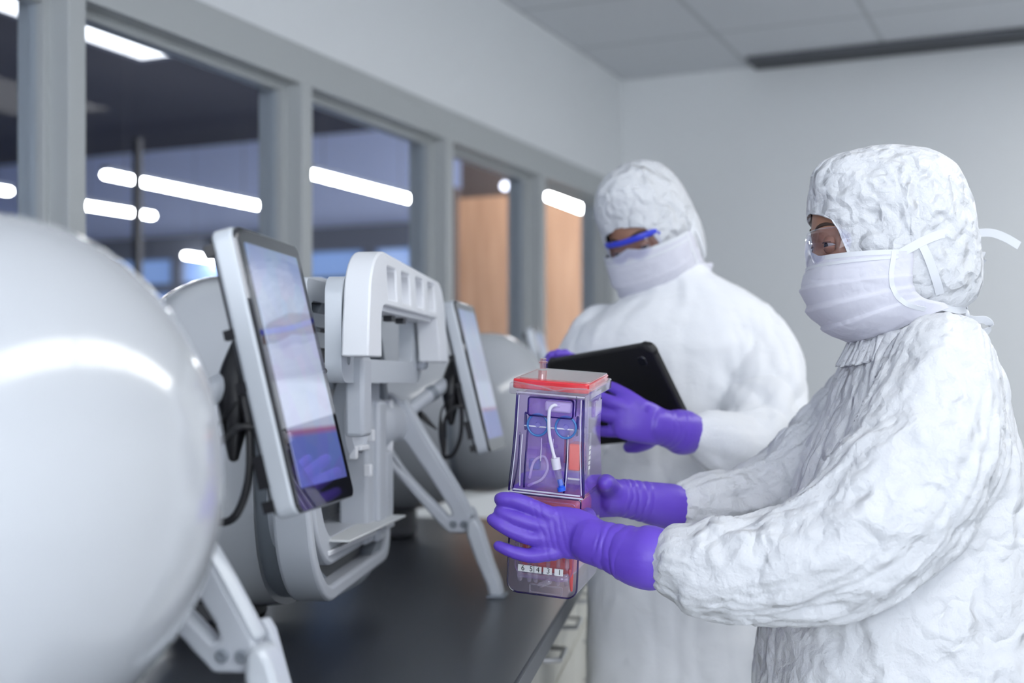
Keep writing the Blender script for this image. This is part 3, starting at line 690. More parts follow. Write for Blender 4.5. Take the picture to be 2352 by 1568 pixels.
# ------------------------------------------------------------------ the clear cassette
cr_, sr_ = math.cos(math.radians(17)), math.sin(math.radians(17))
ex = Vector((cr_, -sr_, 0)); ey = Vector((sr_, cr_, 0)); ez = Vector((0, 0, 1))
RM = Matrix((ex, ey, ez)).transposed().to_4x4()
CB = W(1243, 1368, 1.70)
CASM = Matrix.Translation(tuple(CB)) @ Matrix.Rotation(math.radians(4.8), 4, 'Y') @ RM @ Matrix.Rotation(math.radians(8.5), 4, 'X')
cas = bpy.data.objects.new('cell_culture_cassette', None); C.objects.link(cas)
cas.rotation_mode = 'XYZ'; cas.location = CASM.to_translation(); cas.rotation_euler = CASM.to_euler(); cas.scale = (1, 1, 1.045)
tag(cas, 'clear lavender plastic cassette with red lid held upright in two violet gloves', 'cassette')
xz = lambda a, b, c: (a, c, b)
def cbox(x0, x1, y0, y1, z0, z1): return MB().box(((x0 + x1) / 2, (y0 + y1) / 2, (z0 + z1) / 2), (x1 - x0, y1 - y0, z1 - z0))
CW, CDp = 0.0495, 0.112
lowz = rrect(CW * 2, 0.132, 0.014, 6, 0, 0.066, rt=0.004)
link('lower_chamber', plate(lowz, [], 0.0, CDp, xz), M['lav2'], cas, bevel=0.003)
link('inner_chamber', plate(rrect(CW * 2 - 0.016, 0.105, 0.018, 6, 0, 0.072, rt=0.006), [], 0.006, CDp - 0.008, xz), M['lav2'], cas, bevel=0.002)
md = MB().box((0.0, 0.060, 0.074), (0.082, 0.088, 0.100)); md.build('culture_medium', M['orangeliq'], cas, bevel=0.012, seg=3)
up = MB().loft([[(sx * w, (0.003 if sy < 0 else d), z) for sx, sy in ((-1, -1), (1, -1), (1, 1), (-1, 1))] for z, w, d in ((0.134, 0.0505, CDp), (0.15, 0.049, CDp), (0.20, 0.0455, CDp - 0.003), (0.262, 0.044, CDp - 0.004))])
up.build('upper_housing', M['lav'], cas, bevel=0.002)
ip = MB().loft([[(sx * w + 0.0, (0.014 if sy < 0 else 0.085), z) for sx, sy in ((-1, -1), (1, -1), (1, 1), (-1, 1))] for z, w in ((0.137, 0.036), (0.20, 0.034), (0.258, 0.033))])
ip.build('inner_housing', M['lav'], cas, bevel=0.002)
eg = MB()
for pts, rr in ((((-0.0455, 0.002, 0.262), (-0.047, 0.001, 0.20), (-0.0505, 0.001, 0.15), (-0.0515, 0.001, 0.135)), 0.0017), (((0.0455, 0.002, 0.262), (0.047, 0.001, 0.20), (0.0505, 0.001, 0.15), (0.0515, 0.001, 0.135)), 0.0017),
                (((-0.030, 0.006, 0.222), (-0.031, 0.004, 0.18), (-0.0315, 0.003, 0.140)), 0.0014), (((0.024, 0.006, 0.215), (0.025, 0.004, 0.18), (0.024, 0.003, 0.138)), 0.0014),
                (((-0.04, 0.002, 0.21), (-0.0405, 0.0, 0.17), (-0.046, 0.0, 0.137)), 0.0009), (((-0.0325, 0.002, 0.216), (-0.0325, 0.001, 0.236)), 0.0018), (((0.0385, 0.002, 0.236), (0.0385, 0.001, 0.214)), 0.0018),
                (((0.036, 0.0, 0.262), (0.036, -0.001, 0.238)), 0.0009)):
    eg.tube(pts, rr, 8, 12)
eg.build('housing_edge', M['edge'], cas)
lo_ = rrect(CW * 2 - 0.002, 0.130, 0.014, 6, 0, 0.066, rt=0.004); MB().tube([(a, 0.0004, b) for a, b in lo_ + lo_[:1]], 0.0012, 8, None, False).build('chamber_edge', M['edge'], cas)
lo_ = rrect(CW * 2 - 0.018, 0.103, 0.018, 6, 0, 0.072, rt=0.006); MB().tube([(a, 0.0055, b) for a, b in lo_ + lo_[:1]], 0.0007, 8, None, False).build('chamber_edge', M['lav'], cas)
for z, w in ((0.136, 0.046), (0.1325, 0.05), (0.220, 0.033), (0.234, 0.03), (0.262, 0.046)):
    MB().tube([(-w, 0.0008, z), (w, 0.0008, z)], 0.0011, 8).build('rib_and_highlight', M['frost'], cas)
for pts in (((-0.0425, 0.0, 0.258), (-0.0440, -0.0005, 0.20), (-0.0478, -0.0005, 0.15), (-0.0490, -0.0005, 0.138)), ((0.0425, 0.0, 0.258), (0.0440, -0.0005, 0.20), (0.0478, -0.0005, 0.15), (0.0490, -0.0005, 0.138)),
            ((-0.036, 0.001, 0.208), (-0.037, 0.0, 0.17), (-0.0365, 0.0, 0.142)), ((0.0268, 0.001, 0.212), (0.0275, 0.0, 0.18), (0.0265, 0.0, 0.142)), ((-0.010, 0.004, 0.205), (-0.010, 0.003, 0.176)), ((0.006, 0.004, 0.205), (0.006, 0.003, 0.176))):
    MB().tube(pts, 0.0007, 8, 10).build('rib_and_highlight', M['frost'], cas)  # pale upright lines painting highlights beside the violet edges
# filter housing at the top of the front
link('filter_housing', plate(rrect(0.061, 0.023, 0.004, 4, 0.003, 0.2465), [], -0.006, 0.012, xz), M['lav'], cas, bevel=0.002)
link('filter_rim', plate(rrect(0.063, 0.025, 0.004, 4, 0.003, 0.2465), [rrect(0.060, 0.022, 0.003, 4, 0.003, 0.2465)], -0.007, -0.004, xz), M['edge'], cas)
fb = MB().box((0.012, 0.002, 0.2475), (0.036, 0.010, 0.014)); fb.build('filter_block', M['frost'], cas, bevel=0.003)
# lid
link('lid_flange', plate(rrect(0.112, 0.126, 0.006, 5, 0, 0.056), [], 0.260, 0.274, lambda a, b, c: (a, b, c)), M['clear'], cas, bevel=0.0015)
link('lid', plate(rrect(0.104, 0.118, 0.006, 5, 0, 0.056), [], 0.267, 0.2795, lambda a, b, c: (a, b, c)), M['redlid'], cas, bevel=0.0018)
link('lid_window', plate(rrect(0.096, 0.110, 0.005, 5, 0.003, 0.057), [], 0.2792, 0.2812, lambda a, b, c: (a, b, c)), M['pinkclear'], cas, bevel=0.0008)
MB().tube([(-0.052, -0.004, 0.276), (-0.01, -0.0055, 0.272), (0.008, -0.0055, 0.2685), (0.022, -0.0055, 0.272), (0.05, -0.004, 0.2735)], 0.0011, 8, 24).build('lid_seam', M['clear'], cas)
pt = MB(); pt.tube([(-0.02, 0.03, 0.279), (-0.02, 0.03, 0.289)], 0.0062, 16, round_ends=False); pt.tube([(-0.02, 0.03, 0.291), (-0.02, 0.03, 0.304)], 0.0042, 16, round_ends=False); pt.tube([(-0.02, 0.03, 0.298), (-0.02, 0.03, 0.300)], 0.0062, 16, round_ends=False)
pt.build('fill_port', M['pinkclear'], cas)
# two round seals
for cx in (-0.0150, 0.0235):
    s = MB(); th = np.linspace(0, 2 * math.pi, 41)
    s.tube([(cx + 0.0138 * math.cos(x), -0.0008, 0.2225 + 0.0138 * math.sin(x)) for x in th[:-1]] + [(cx + 0.0138, -0.0008, 0.2225)], 0.0015, 8, None, False); ob = s.build('round_seal', M['bluering'], cas)
    k = MB().loft([[(cx + q * math.cos(x), dy, 0.2225 + q * math.sin(x)) for x in th[:-1]] for q, dy in ((0.0128, 0.003), (0.0128, 0.0015), (0.004, 0.0015), (0.003, -0.001), (0.0008, -0.001))]); k.build('seal_membrane', M['membrane'], ob)
# sample line with connector and blue cap
tb = MB().tube([(0.014, -0.002, 0.2495), (0.007, -0.007, 0.2500), (0.0025, -0.009, 0.242), (0.004, -0.010, 0.215), (0.010, -0.010, 0.192), (0.014, -0.010, 0.182)], 0.0022, 10, 40); tl = tb.build('sample_line', M['frost'], cas)
def inclined(p, q, r1, r2, m, name, parent=cas, n=14): return MB().tube([p, q], [r1, r2], n, 6, False).build(name, m, parent)
inclined((0.0135, -0.010, 0.184), (0.0165, -0.0095, 0.170), 0.0062, 0.0058, M['frost'], 'connector', tl)
inclined((0.0160, -0.0095, 0.171), (0.0225, -0.008, 0.150), 0.0046, 0.0050, M['clear'], 'connector', tl)
inclined((0.0205, -0.0085, 0.157), (0.0240, -0.008, 0.1445), 0.0036, 0.0036, M['bluecap'], 'blue_cap', tl)
inclined((0.0228, -0.0083, 0.1475), (0.0240, -0.008, 0.1425), 0.0056, 0.0056, M['bluecap'], 'blue_cap', tl)
# red reservoir on the right
cbox(0.028, 0.0455, -0.001, 0.026, 0.150, 0.222).build('reservoir', M['clear'], cas, bevel=0.002)
cbox(0.0290, 0.0445, -0.0004, 0.024, 0.168, 0.202).build('reservoir_medium', M['redliq'], cas, bevel=0.002)
cbox(0.014, 0.020, 0.030, 0.060, 0.17, 0.21).build('reservoir_medium', M['redliq'], cas, bevel=0.002)
cbox(0.0285, 0.0445, 0.0015, 0.004, 0.156, 0.158).build('level_mark', M['label'], cas)
# coiled tube and inner fittings
tb = MB().tube([(-0.028, 0.016, 0.150), (-0.022, 0.014, 0.172), (-0.008, 0.012, 0.180), (-0.002, 0.012, 0.166), (-0.010, 0.014, 0.150), (-0.024, 0.016, 0.142), (-0.030, 0.02, 0.138)], 0.0018, 10, 48); tb.build('coiled_tube', M['frost'], cas)
ft_ = MB(); ft_.box((-0.028, 0.03, 0.178), (0.016, 0.02, 0.018)); ft_.tube([(-0.002, 0.02, 0.21), (-0.002, 0.02, 0.145)], 0.005, 12); ft_.tube([(-0.010, 0.02, 0.193), (0.006, 0.02, 0.193)], 0.003, 10)
ft_.build('inner_fitting', M['lav'], cas)
cbox(-0.034, -0.018, 0.028, 0.036, 0.158, 0.172).build('blue_valve', M['bluering'], cas, bevel=0.002)
# numbered tubes at the bottom
cl_ = MB()
for x in (-0.033, -0.020, -0.011, 0.006, 0.020, 0.032):
    cl_.tube([(x, 0.004, 0.075), (x + 0.001, 0.003, 0.040)], [0.0022, 0.0032], 10, 4); cl_.tube([(x + 0.001, 0.003, 0.029), (x + 0.001, 0.004, 0.018)], [0.0042, 0.003], 10, 4)
cl_.tube([(-0.034, 0.006, 0.022), (0.034, 0.006, 0.024)], 0.003, 10); cl_.tube([(-0.002, 0.0, 0.014), (0.010, 0.0, 0.020)], 0.0036, 10, 4)
cl_.build('tube_rack', M['clear'], cas)
rdl = MB()
for x, zz in ((-0.030, 0.056), (-0.018, 0.055), (-0.008, 0.054), (0.008, 0.056), (0.024, 0.052), (0.036, 0.03), (0.036, 0.015)):
    rdl.tube([(x, 0.012, zz + 0.02), (x + 0.003, 0.011, zz - 0.006)], [0.004, 0.0016], 8, 4)
rdl.build('red_line', M['redliq'], cas)
for x, ch in ((-0.0265, '6'), (-0.0150, '5'), (-0.0055, '4'), (0.0090, '3'), (0.0245, '1')):
    lb = MB().box((x - 0.001, -0.0022, 0.0345), (0.0118, 0.0008, 0.0088)).build('number_tag', M['label'], cas)
    cu = bpy.data.curves.new('numeral', 'FONT'); cu.body = ch; cu.size = 0.0098; cu.align_x = 'CENTER'; cu.align_y = 'CENTER'; cu.extrude = 0.0001
    tmp = bpy.data.objects.new('tmp', cu); C.objects.link(tmp); bpy.context.view_layer.update()
    nm = bpy.data.meshes.new_from_object(tmp.evaluated_get(bpy.context.evaluated_depsgraph_get())); bpy.data.objects.remove(tmp)
    nm.transform(Matrix.Translation((x, -0.0028, 0.0345)) @ Matrix.Rotation(math.radians(90), 4, 'X')); nm.materials.clear()
    link('numeral', nm, M['ink'], lb, smooth=0)
link('base_panel', plate(rrect(0.046, 0.012, 0.002, 3, 0.006, 0.009), [rrect(0.043, 0.009, 0.0015, 3, 0.006, 0.009)], -0.0012, 0.0, xz), M['clear'], cas)
sd = MB().box((0.0495, 0.030, 0.185), (0.0012, 0.010, 0.055)); so = sd.build('side_label', M['clear'], cas)
bc = MB()
for k in range(5): bc.box((0.0503, 0.030, 0.168 + k * 0.0065), (0.0006, 0.008, 0.0042))
bc.build('barcode', M['label'], so)
sb = MB().tube([(0.0465, 0.020, 0.255), (0.0475, 0.022, 0.21), (0.050, 0.022, 0.16)], 0.0016, 8, 10); sb.build('side_rib', M['clear'], cas)
cbox(0.044, 0.0475, 0.06, 0.10, 0.228, 0.25).build('side_clip', M['lav'], cas, bevel=0.002)

# ------------------------------------------------------------------ people
def person(loc, label):
    return empty('person', loc, 0, label, 'person', 'people in white cleanroom suits')
def limb_coords(V, path, rad, m=90):
    P, R = spline(path, rad, m); T, fr = frames(P)
    seg = np.concatenate([[0], np.cumsum(np.linalg.norm(np.diff(P, axis=0), axis=1))])
    best = np.full(len(V), 1e9); idx = np.zeros(len(V), int)
    for i in range(m):
        d = ((V - P[i]) ** 2).sum(1); k = d < best; best[k] = d[k]; idx[k] = i
    rel = V - P[idx]; A = np.array([f[0] for f in fr])[idx]; B = np.array([f[1] for f in fr])[idx]
    th = np.arctan2((rel * B).sum(1), (rel * A).sum(1))
    return seg[idx] / seg[-1], seg[idx], th, np.sqrt(best), R[idx, 0]
def coverall(parent, torso, limbs, legs, voxel, material, folds, smooth=5, extra=None, boots=True, crum=1.0):
    b = MB(); n = 48
    rings = []
    for (x, y, z, a, c, rot) in torso:
        q = []
        for j in range(n):
            t = 2 * math.pi * j / n; e = 0.85
            dx = a * math.copysign(abs(math.cos(t)) ** e, math.cos(t)); dy = c * math.copysign(abs(math.sin(t)) ** e, math.sin(t))
            q.append((x + dx * math.cos(rot) - dy * math.sin(rot), y + dx * math.sin(rot) + dy * math.cos(rot), z))
        rings.append(q)
    b.loft(rings)
    for pth, rad in limbs + legs: b.tube(pth, rad, 32, 40)
    if extra: extra(b)
    me = fuse(b, voxel, smooth)
    V = getv(me); N = getn(me); D = np.zeros(len(V))
    wl_sum = np.zeros(len(V))
    for (pth, rad), (amp, fs, tw, seed) in zip(limbs, folds):
        u, s, th, d, R = limb_coords(V, pth, rad)
        w = (1 - sstep(1.15, 1.6, d / R)); wl_sum = np.maximum(wl_sum, w)
        n1 = pn(V * 6.5, seed); n2 = pn(V * 9, seed + 3)
        m1 = np.clip(0.55 + 1.5 * pn(V * 5 + 3, seed + 5), 0, 1.25); m2 = np.clip(0.5 + 1.6 * pn(V * 7 + 9, seed + 6), 0, 1.25)
        env = 0.65 + 0.55 * np.exp(-((u - 0.5) / 0.2) ** 2) + 0.25 * sstep(0.8, 0.97, u)
        tau = th / (2 * math.pi)
        f1 = gather(5 * tau + s * fs * 0.45 + 1.2 * n1 + tw * u); f2 = gather(3 * tau - s * fs * 0.8 + 1.5 * n2)
        env *= 1 - 0.75 * sstep(0.86, 0.97, u)
        D += w * env * amp * (f1 * m1 + 0.8 * f2 * m2)
        st = np.stack([s * 0.34 + 0.25 * np.sin(th), 0.085 * np.cos(th) + 0.22 * s, 0.085 * np.sin(th) - 0.12 * s], 1)   # creases drawn out along the sleeve
        D += w * crum * (0.0080 * facets(st, 17, seed + 60, 5, 1.1) + 0.0042 * facets(st, 36, seed + 70, 5, 1.1)) * (1 - 0.6 * sstep(0.88, 0.98, u))
        # gathered elastic cuff
        D += w * 0.0005 * np.sin(th * 11 + 2 * np.sin(th * 3)) * sstep(0.9, 0.97, u)
    wt = 1 - wl_sum
    rel = V - np.array([torso[0][0], torso[0][1], 0]); az = np.arctan2(rel[:, 1], rel[:, 0])
    f1 = gather(az * 2.5 + 1.6 * pn(V * np.array([5, 5, 1.6]), 33) + rel[:, 2] * 0.8); f2 = gather(rel[:, 2] * 5 + az * 0.9 + 1.8 * pn(V * 4.5, 34))
    D += wt * (0.0065 * crum ** 1.6 * f1 * np.clip(0.6 + pn(V * 4, 35) * 1.5, 0, 1.2) + 0.006 * crum * f2 * np.clip(0.3 + pn(V * 4, 36) * 2, 0, 1.2))
    sv = V * np.array([1, 1, 0.42])
    D += wt * crum * (0.0080 * facets(sv, 11, 41, 5, 1.1) + 0.0046 * facets(sv, 24, 47, 5, 1.1))
    D += crum * (0.0019 * facets(V, 19, 49) + (0.0016 * facets(V, 44, 53) if crum > 0.9 else 0))
    setv(me, V + N * D[:, None])
    return link('coverall', me, material, parent, smooth=4, world=True)

# head, in its own frame: x forwards, y to its left, z up, origin between the ears (metres)
HS = 1.75 / F
def hp(px, py): return ((2040 - px) * HS, (570 - py) * HS)
HOOD_OUT = [hp(*p) for p in ((1862, 490), (1862, 470), (1866, 425), (1868, 398), (1888, 375), (1920, 357), (1965, 346), (2030, 339), (2090, 341), (2140, 354), (2178, 376), (2205, 415), (2219, 465), (2222, 530), (2230, 575), (2240, 625), (2240, 662), (2228, 690), (2205, 712), (2165, 735), (2110, 752), (2040, 768), (1985, 772), (1945, 750), (1915, 715), (1895, 670), (1885, 620), (1872, 560), (1866, 520))]
HOOD_W = 0.098
_ho = np.array(HOOD_OUT); _ha = np.arctan2(_ho[:, 1], _ho[:, 0]); _hr = np.linalg.norm(_ho, axis=1)
_o = np.argsort(_ha); _ha, _hr = _ha[_o], _hr[_o]
def hood_R(a):
    return np.interp(a, np.concatenate([_ha - 2 * math.pi, _ha, _ha + 2 * math.pi]), np.tile(_hr, 3))
def hood_lat(x, z, off=0.0):
    rho = math.hypot(x, z) / float(hood_R(math.atan2(z, x)))
    wz = HOOD_W * (1.0 - 0.20 * max(0.0, x) / 0.11)
    return wz * max(0.0, 1 - min(rho, 1) ** 2.4) ** (1 / 2.4) + off
def ribbon(pts, width, thick=0.0007, m=None, wdir=None):
    P = spline(pts, 1.0, m)[0] if m else np.array(pts, float)
    T = np.gradient(P, axis=0); T /= np.linalg.norm(T, axis=1)[:, None]
    rings = []
    for p, t in zip(P, T):
        w = np.array(wdir if wdir is not None else (0, 0, 1), float); w = w - t * (w @ t); w /= np.linalg.norm(w) + 1e-9; n = np.cross(t, w)
        rings.append([tuple(p + w * width / 2 + n * thick), tuple(p - w * width / 2 + n * thick), tuple(p - w * width / 2 - n * thick), tuple(p + w * width / 2 - n * thick)])
    return rings
def head_set(parent, HM, hoodmat, seed, blue=False, crump=1.0, eyes_shut=False):
    """face skin is returned as shapes for the body; hood, mask, ties and glasses become children"""
    tw = lambda p: tuple(HM @ Vector(p))
    def out(mb): mb.v = [tw(p) for p in mb.v]; return mb
    # hood
    NA, NB = 220, 110; v = []; f = []
    for i in range(NB + 1):
        be = -1.52 + 3.04 * i / NB
        cb, sb = math.cos(be), math.sin(be)
        for j in range(NA):
            a = -math.pi + 2 * math.pi * j / NA; R = float(hood_R(a))
            k = (abs(cb) ** 2.4 + abs(sb) ** 2.4) ** (-1 / 2.4)
            x = R * math.cos(a) * cb * k; z = R * math.sin(a) * cb * k
            y = HOOD_W * (1 - 0.20 * max(0, x) / 0.11) * sb * k
            v.append((x, y, z))
    for i in range(NB):
        for j in range(NA):
            k = (j + 1) % NA; f.append((i * NA + j, i * NA + k, (i + 1) * NA + k, (i + 1) * NA + j))
    f.append(tuple(range(NA - 1, -1, -1))); f.append(tuple(range(NB * NA, NB * NA + NA)))
    bm = bmesh.new(); me = MB().add(v, f).mesh(); bm.from_mesh(me)
    # face opening, cut clean along its hem
    e = [hp(1800, 472), hp(1862, 491), hp(1890, 512), hp(1903, 536), hp(1922, 592), hp(1934, 640), hp(1800, 690)]
    for a_, b_ in zip(e[:-1], e[1:]):
        dx, dz = b_[0] - a_[0], b_[1] - a_[1]
        bmesh.ops.bisect_plane(bm, geom=bm.verts[:] + bm.edges[:] + bm.faces[:], plane_co=(a_[0], 0, a_[1]), plane_no=(dz, 0, -dx))
    def inside(x, z):
        c = False
        for (x1, z1), (x2, z2) in zip(e, e[1:] + e[:1]):
            if (z1 > z) != (z2 > z) and x < (x2 - x1) * (z - z1) / (z2 - z1) + x1: c = not c
        return c
    bmesh.ops.delete(bm, geom=[q for q in bm.faces if inside(*(lambda c: (c.x, c.z))(q.calc_center_median()))], context='FACES')
    bm.normal_update(); bm.to_mesh(me); bm.free()
    V = getv(me); N = getn(me)
    w = np.ones(len(V))
    q = V * np.array([22, 15, 30]) + 0.6 * pn(V * 14, seed)[:, None]
    D = crump * (0.0040 * facets(V, 15, seed + 1) + 0.0026 * facets(V, 34, seed + 2) + 0.003 * pn(V * 12, seed + 3))
    tc2 = np.array(hp(2020, 470)); dx_, dz_ = V[:, 0] - tc2[0], V[:, 2] - tc2[1]; rr_ = np.hypot(dx_, dz_)          # gathers radiating from the tucked side seam
    D += crump * 0.0022 * gather(np.arctan2(dz_, dx_) * 2.2 + 0.9 * pn(V * 16, seed + 4)) * np.exp(-(rr_ / 0.06) ** 2) * sstep(0.004, 0.02, rr_)
    # seam over the top of the head and gathers below the upper tie
    D += -0.0006 * np.exp(-(np.abs(V[:, 1]) - 0.052) ** 2 / 0.000012) * (V[:, 2] > -0.03)
    gz = np.exp(-((V[:, 2] + 0.0) / 0.03) ** 2) * (V[:, 0] < 0.0)
    D += -0.003 * gz
    setv(me, V + N * D[:, None]); me.transform(HM)
    ob = link('hood', me, hoodmat, parent, smooth=4, world=True)
    sol = ob.modifiers.new('thickness', 'SOLIDIFY'); sol.thickness = 0.0014; sol.offset = -1
    # rolled hem round the face opening
    for sy in (-1, 1):
        pts = [(x, sy * hood_lat(x * 0.995, z * 0.995, 0.0003), z) for x, z in [tuple(np.array(p) * (1 - t) + np.array(q_) * t) for p, q_ in zip(e[1:5], e[2:6]) for t in (0, 0.33, 0.66)]]
        h = MB().loft(ribbon(pts, 0.006, 0.0009, 40, (-1, 0, 0.6))); out(h).build('hem', hoodmat, ob, world=True)
    # pleated mask
    up_ = -14 if blue else 9
    rows = [((1868, 588), (2026, 588)), ((1862, 606), (2026, 600)), ((1854, 632), (2024, 618)), ((1848, 652), (2022, 640)), ((1852, 672), (2022, 655)), ((1861, 700), (2024, 668)), ((1876, 728), (2032, 684)), ((1893, 748), (2046, 697)), ((1925, 772), (2070, 706)), ((1958, 786), (2100, 712)), ((1985, 782), (2112, 722))]
    rw = np.array([[*hp(a_[0], a_[1] + up_ * max(0, 1 - n_ / 4)), *hp(b_[0], b_[1] + 0.6 * up_ * max(0, 1 - n_ / 4))] for n_, (a_, b_) in enumerate(rows)]); NV, NP = 72, 60
    tt = np.linspace(0, len(rows) - 1, NV); rr = np.stack([np.interp(tt, np.arange(len(rows)), rw[:, c]) for c in range(4)], 1)
    ker = np.array([1, 2, 3, 2, 1]) / 9; rp = np.vstack([rr[:1]] * 2 + [rr] + [rr[-1:]] * 2); rr = np.stack([np.convolve(rp[:, c], ker, 'valid') for c in range(4)], 1)
    v = []; f = []
    for i in range(NV):
        fx, fz, bx, bz = rr[i]; s = i / (NV - 1)
        wd = 0.1010 + 0.003 * math.sin(math.pi * min(1, s * 1.1)) - 0.008 * s
        for j in range(NP + 1):
            ph = math.radians(-94 + 188 * j / NP); c = math.cos(ph); cc = max(c, -0.1); ex_ = math.copysign(abs(cc) ** 0.80, cc)
            x = bx + (fx - bx) * ex_; z = bz + (fz - bz) * (math.copysign(abs(cc) ** 0.9, cc))
            y = wd * math.copysign(abs(math.sin(ph)) ** 0.85, ph)
            if s < 0.12: # bridge of the nose
                z += 0.010 * math.exp(-(y / 0.02) ** 2) * (1 - s / 0.12)
            # pleats: stepped folds that open towards the front
            d = 0.0
            for s0, am in ((0.16, 0.0016), (0.34, 0.0042), (0.53, 0.0046), (0.72, 0.0042)):
                t_ = (s - s0) / 0.14
                if -0.12 < t_ < 1: d += am * (1 - t_ if t_ > 0 else (t_ / 0.12 + 1)) * (0.35 + 0.65 * max(0, c))
            nrm = Vector((c, math.sin(ph), 0)); nrm.normalize()
            v.append((x + nrm.x * d, y + nrm.y * d, z - d * 0.5))
    for i in range(NV - 1):
        for j in range(NP):
            a_ = i * (NP + 1) + j; f.append((a_, a_ + 1, a_ + NP + 2, a_ + NP + 1))
    mk = MB().add(v, f); me = mk.mesh(); V = getv(me); N = getn(me)
    D = 0.0012 * fold(np.stack([V[:, 0] * 14, V[:, 1] * 10, V[:, 2] * 30], 1), seed + 9) + 0.0012 * pn(V * 22, seed + 4)
    me.calc_loop_triangles(); sg = 1 if (N[:, 0] * (V[:, 0] - 0.05) > 0).mean() > 0.5 else -1
    setv(me, V + sg * N * D[:, None]); me.transform(HM)
    mo = link('face_mask', me, M['mask'], parent, smooth=4, world=True)
    sol = mo.modifiers.new('thickness', 'SOLIDIFY'); sol.thickness = 0.0012; sol.offset = 0
    # binding along the top edge and at the sides
    bd = MB()
    for i0, wdt in ((1, 0.0065), (8, 0.004)):
        pts = [tuple(np.array(v[i0 * (NP + 1) + j]) * 1.008 + np.array([0.0006, 0, 0])) for j in range(2, NP - 1, 2)]
        bd.loft(ribbon(pts, wdt, 0.0006))
    for j in (3, NP - 3):
        pts = [tuple(np.array(v[i * (NP + 1) + j]) * np.array([1, 1.014, 1])) for i in range(0, NV - 6, 3)]
        bd.loft(ribbon(pts, 0.0065, 0.0007, None, (1, 0, 0)))
    out(bd).build('binding', M['tie'], mo, world=True)
    # ties: upper one round the crown's back, a lower one to the nape, a diagonal one below the ear
    for sy in (-1, 1):
        t = MB()
        def on(lst, off=0.0012): return [(hp(*p)[0], sy * hood_lat(*hp(*p), off), hp(*p)[1]) for p in lst]
        t.loft(ribbon(on(((2016, 600), (2040, 586), (2075, 568), (2120, 553), (2165, 545), (2200, 541), (2216, 541)), 0.0045), 0.0115, 0.0007, 40, (0, 0, 1)))
        t.loft(ribbon(on(((2060, 575), (2078, 610), (2098, 655), (2112, 685)), 0.0042), 0.011, 0.0007, 24, (1, 0, 0.3)))
        t.loft(ribbon(on(((2050, 698), (2090, 706), (2130, 712), (2170, 716), (2200, 712)), 0.006), 0.011, 0.0007, 30, (0, 0, 1)))
        t.loft(ribbon(on(((2020, 640), (2025, 662), (2040, 684), (2062, 700)), 0.005), 0.010, 0.0007, 24, (1, 0, 0.4)))
        out(t).build('tie_strap', M['tie'], mo, world=True)
    kn = MB(); k0 = hp(2222, 545); kx, kz = k0
    kn.ell((kx - 0.002, 0, kz), (0.006, 0.010, 0.007), 14, 10)
    def rel(lst, y0=0.0, dy=0.0): return [((hp(*p)[0]), y0 + dy * i, hp(*p)[1]) for i, p in enumerate(lst)]
    kn.loft(ribbon(rel(((2220, 546), (2245, 536), (2270, 530), (2300, 530), (2335, 540), (2370, 556)), -0.004, -0.008), 0.0115, 0.0006, 40, (0, 0.25, 1)))
    kn.loft(ribbon(rel(((2220, 548), (2240, 566), (2262, 582), (2275, 584), (2272, 596)), -0.006, -0.006), 0.011, 0.0006, 30, (0, 0.4, 1)))
    out(kn).build('tie_bow', M['tie'], mo, world=True); kn = MB()
    k1 = hp(2214, 722); kn.ell((k1[0], 0, k1[1]), (0.007, 0.012, 0.008), 14, 10)
    kn.loft(ribbon(rel(((2214, 724), (2240, 733), (2268, 733), (2283, 745), (2275, 760), (2250, 760), (2225, 742), (2214, 728)), -0.008, -0.002), 0.011, 0.0006, 50, (0, 0.6, 1)))
    kn.loft(ribbon(rel(((2214, 726), (2220, 745), (2224, 762), (2226, 778)), -0.006, -0.003), 0.010, 0.0006, 24, (1, 0.5, 0)))
    kn.loft(ribbon(rel(((2216, 726), (2236, 748), (2252, 770), (2262, 785)), -0.010, -0.004), 0.010, 0.0006, 24, (1, 0.5, 0.4)))
    kn.loft(ribbon(rel(((2210, 722), (2200, 708), (2206, 700), (2222, 704), (2226, 716)), -0.004, -0.002), 0.009, 0.0006, 24, (0, 1, 0.4)))
    out(kn).build('tie_bow', M['tie'], mo, world=True)
    # safety glasses: wrap-round lens, brow bar and temples
    NG = 56; rings_t = []; v = []; f = []
    for j in range(NG + 1):
        ph = math.radians(-73 + 146 * j / NG); s = abs(ph) / math.radians(73)
        x = 0.020 + 0.0890 * math.copysign(abs(math.cos(ph)) ** 0.62, math.cos(ph)); y = 0.0700 * math.copysign(abs(math.sin(ph)) ** 0.8, ph)
        zt = 0.0225 - 0.004 * (s - 0.4) ** 2; zb = -0.0245 + 0.017 * max(0, (s - 0.62) / 0.38) ** 1.3 + 0.016 * math.exp(-(s / 0.13) ** 2)
        for k in range(9):
            q = k / 8; bul = 0.003 * math.sin(math.pi * q)
            v.append((x + bul * math.cos(ph), y + bul * math.sin(ph), zt + (zb - zt) * q))
    for j in range(NG):
        for k in range(8): a_ = j * 9 + k; f.append((a_, a_ + 1, a_ + 10, a_ + 9))
    lens = MB().add(v, f)
    gr = out(lens).build('safety_glasses', M['lens'], parent, world=True, smooth=3)
    sol = gr.modifiers.new('thickness', 'SOLIDIFY'); sol.thickness = 0.0018; sol.offset = 0
    fr_ = MB()
    v0 = np.array([(HM.inverted() @ Vector(p))[:] for p in [lens.v[j * 9] for j in range(0, NG + 1)]])
    vb = np.array([(HM.inverted() @ Vector(p))[:] for p in [lens.v[j * 9 + 8] for j in range(0, NG + 1)]])
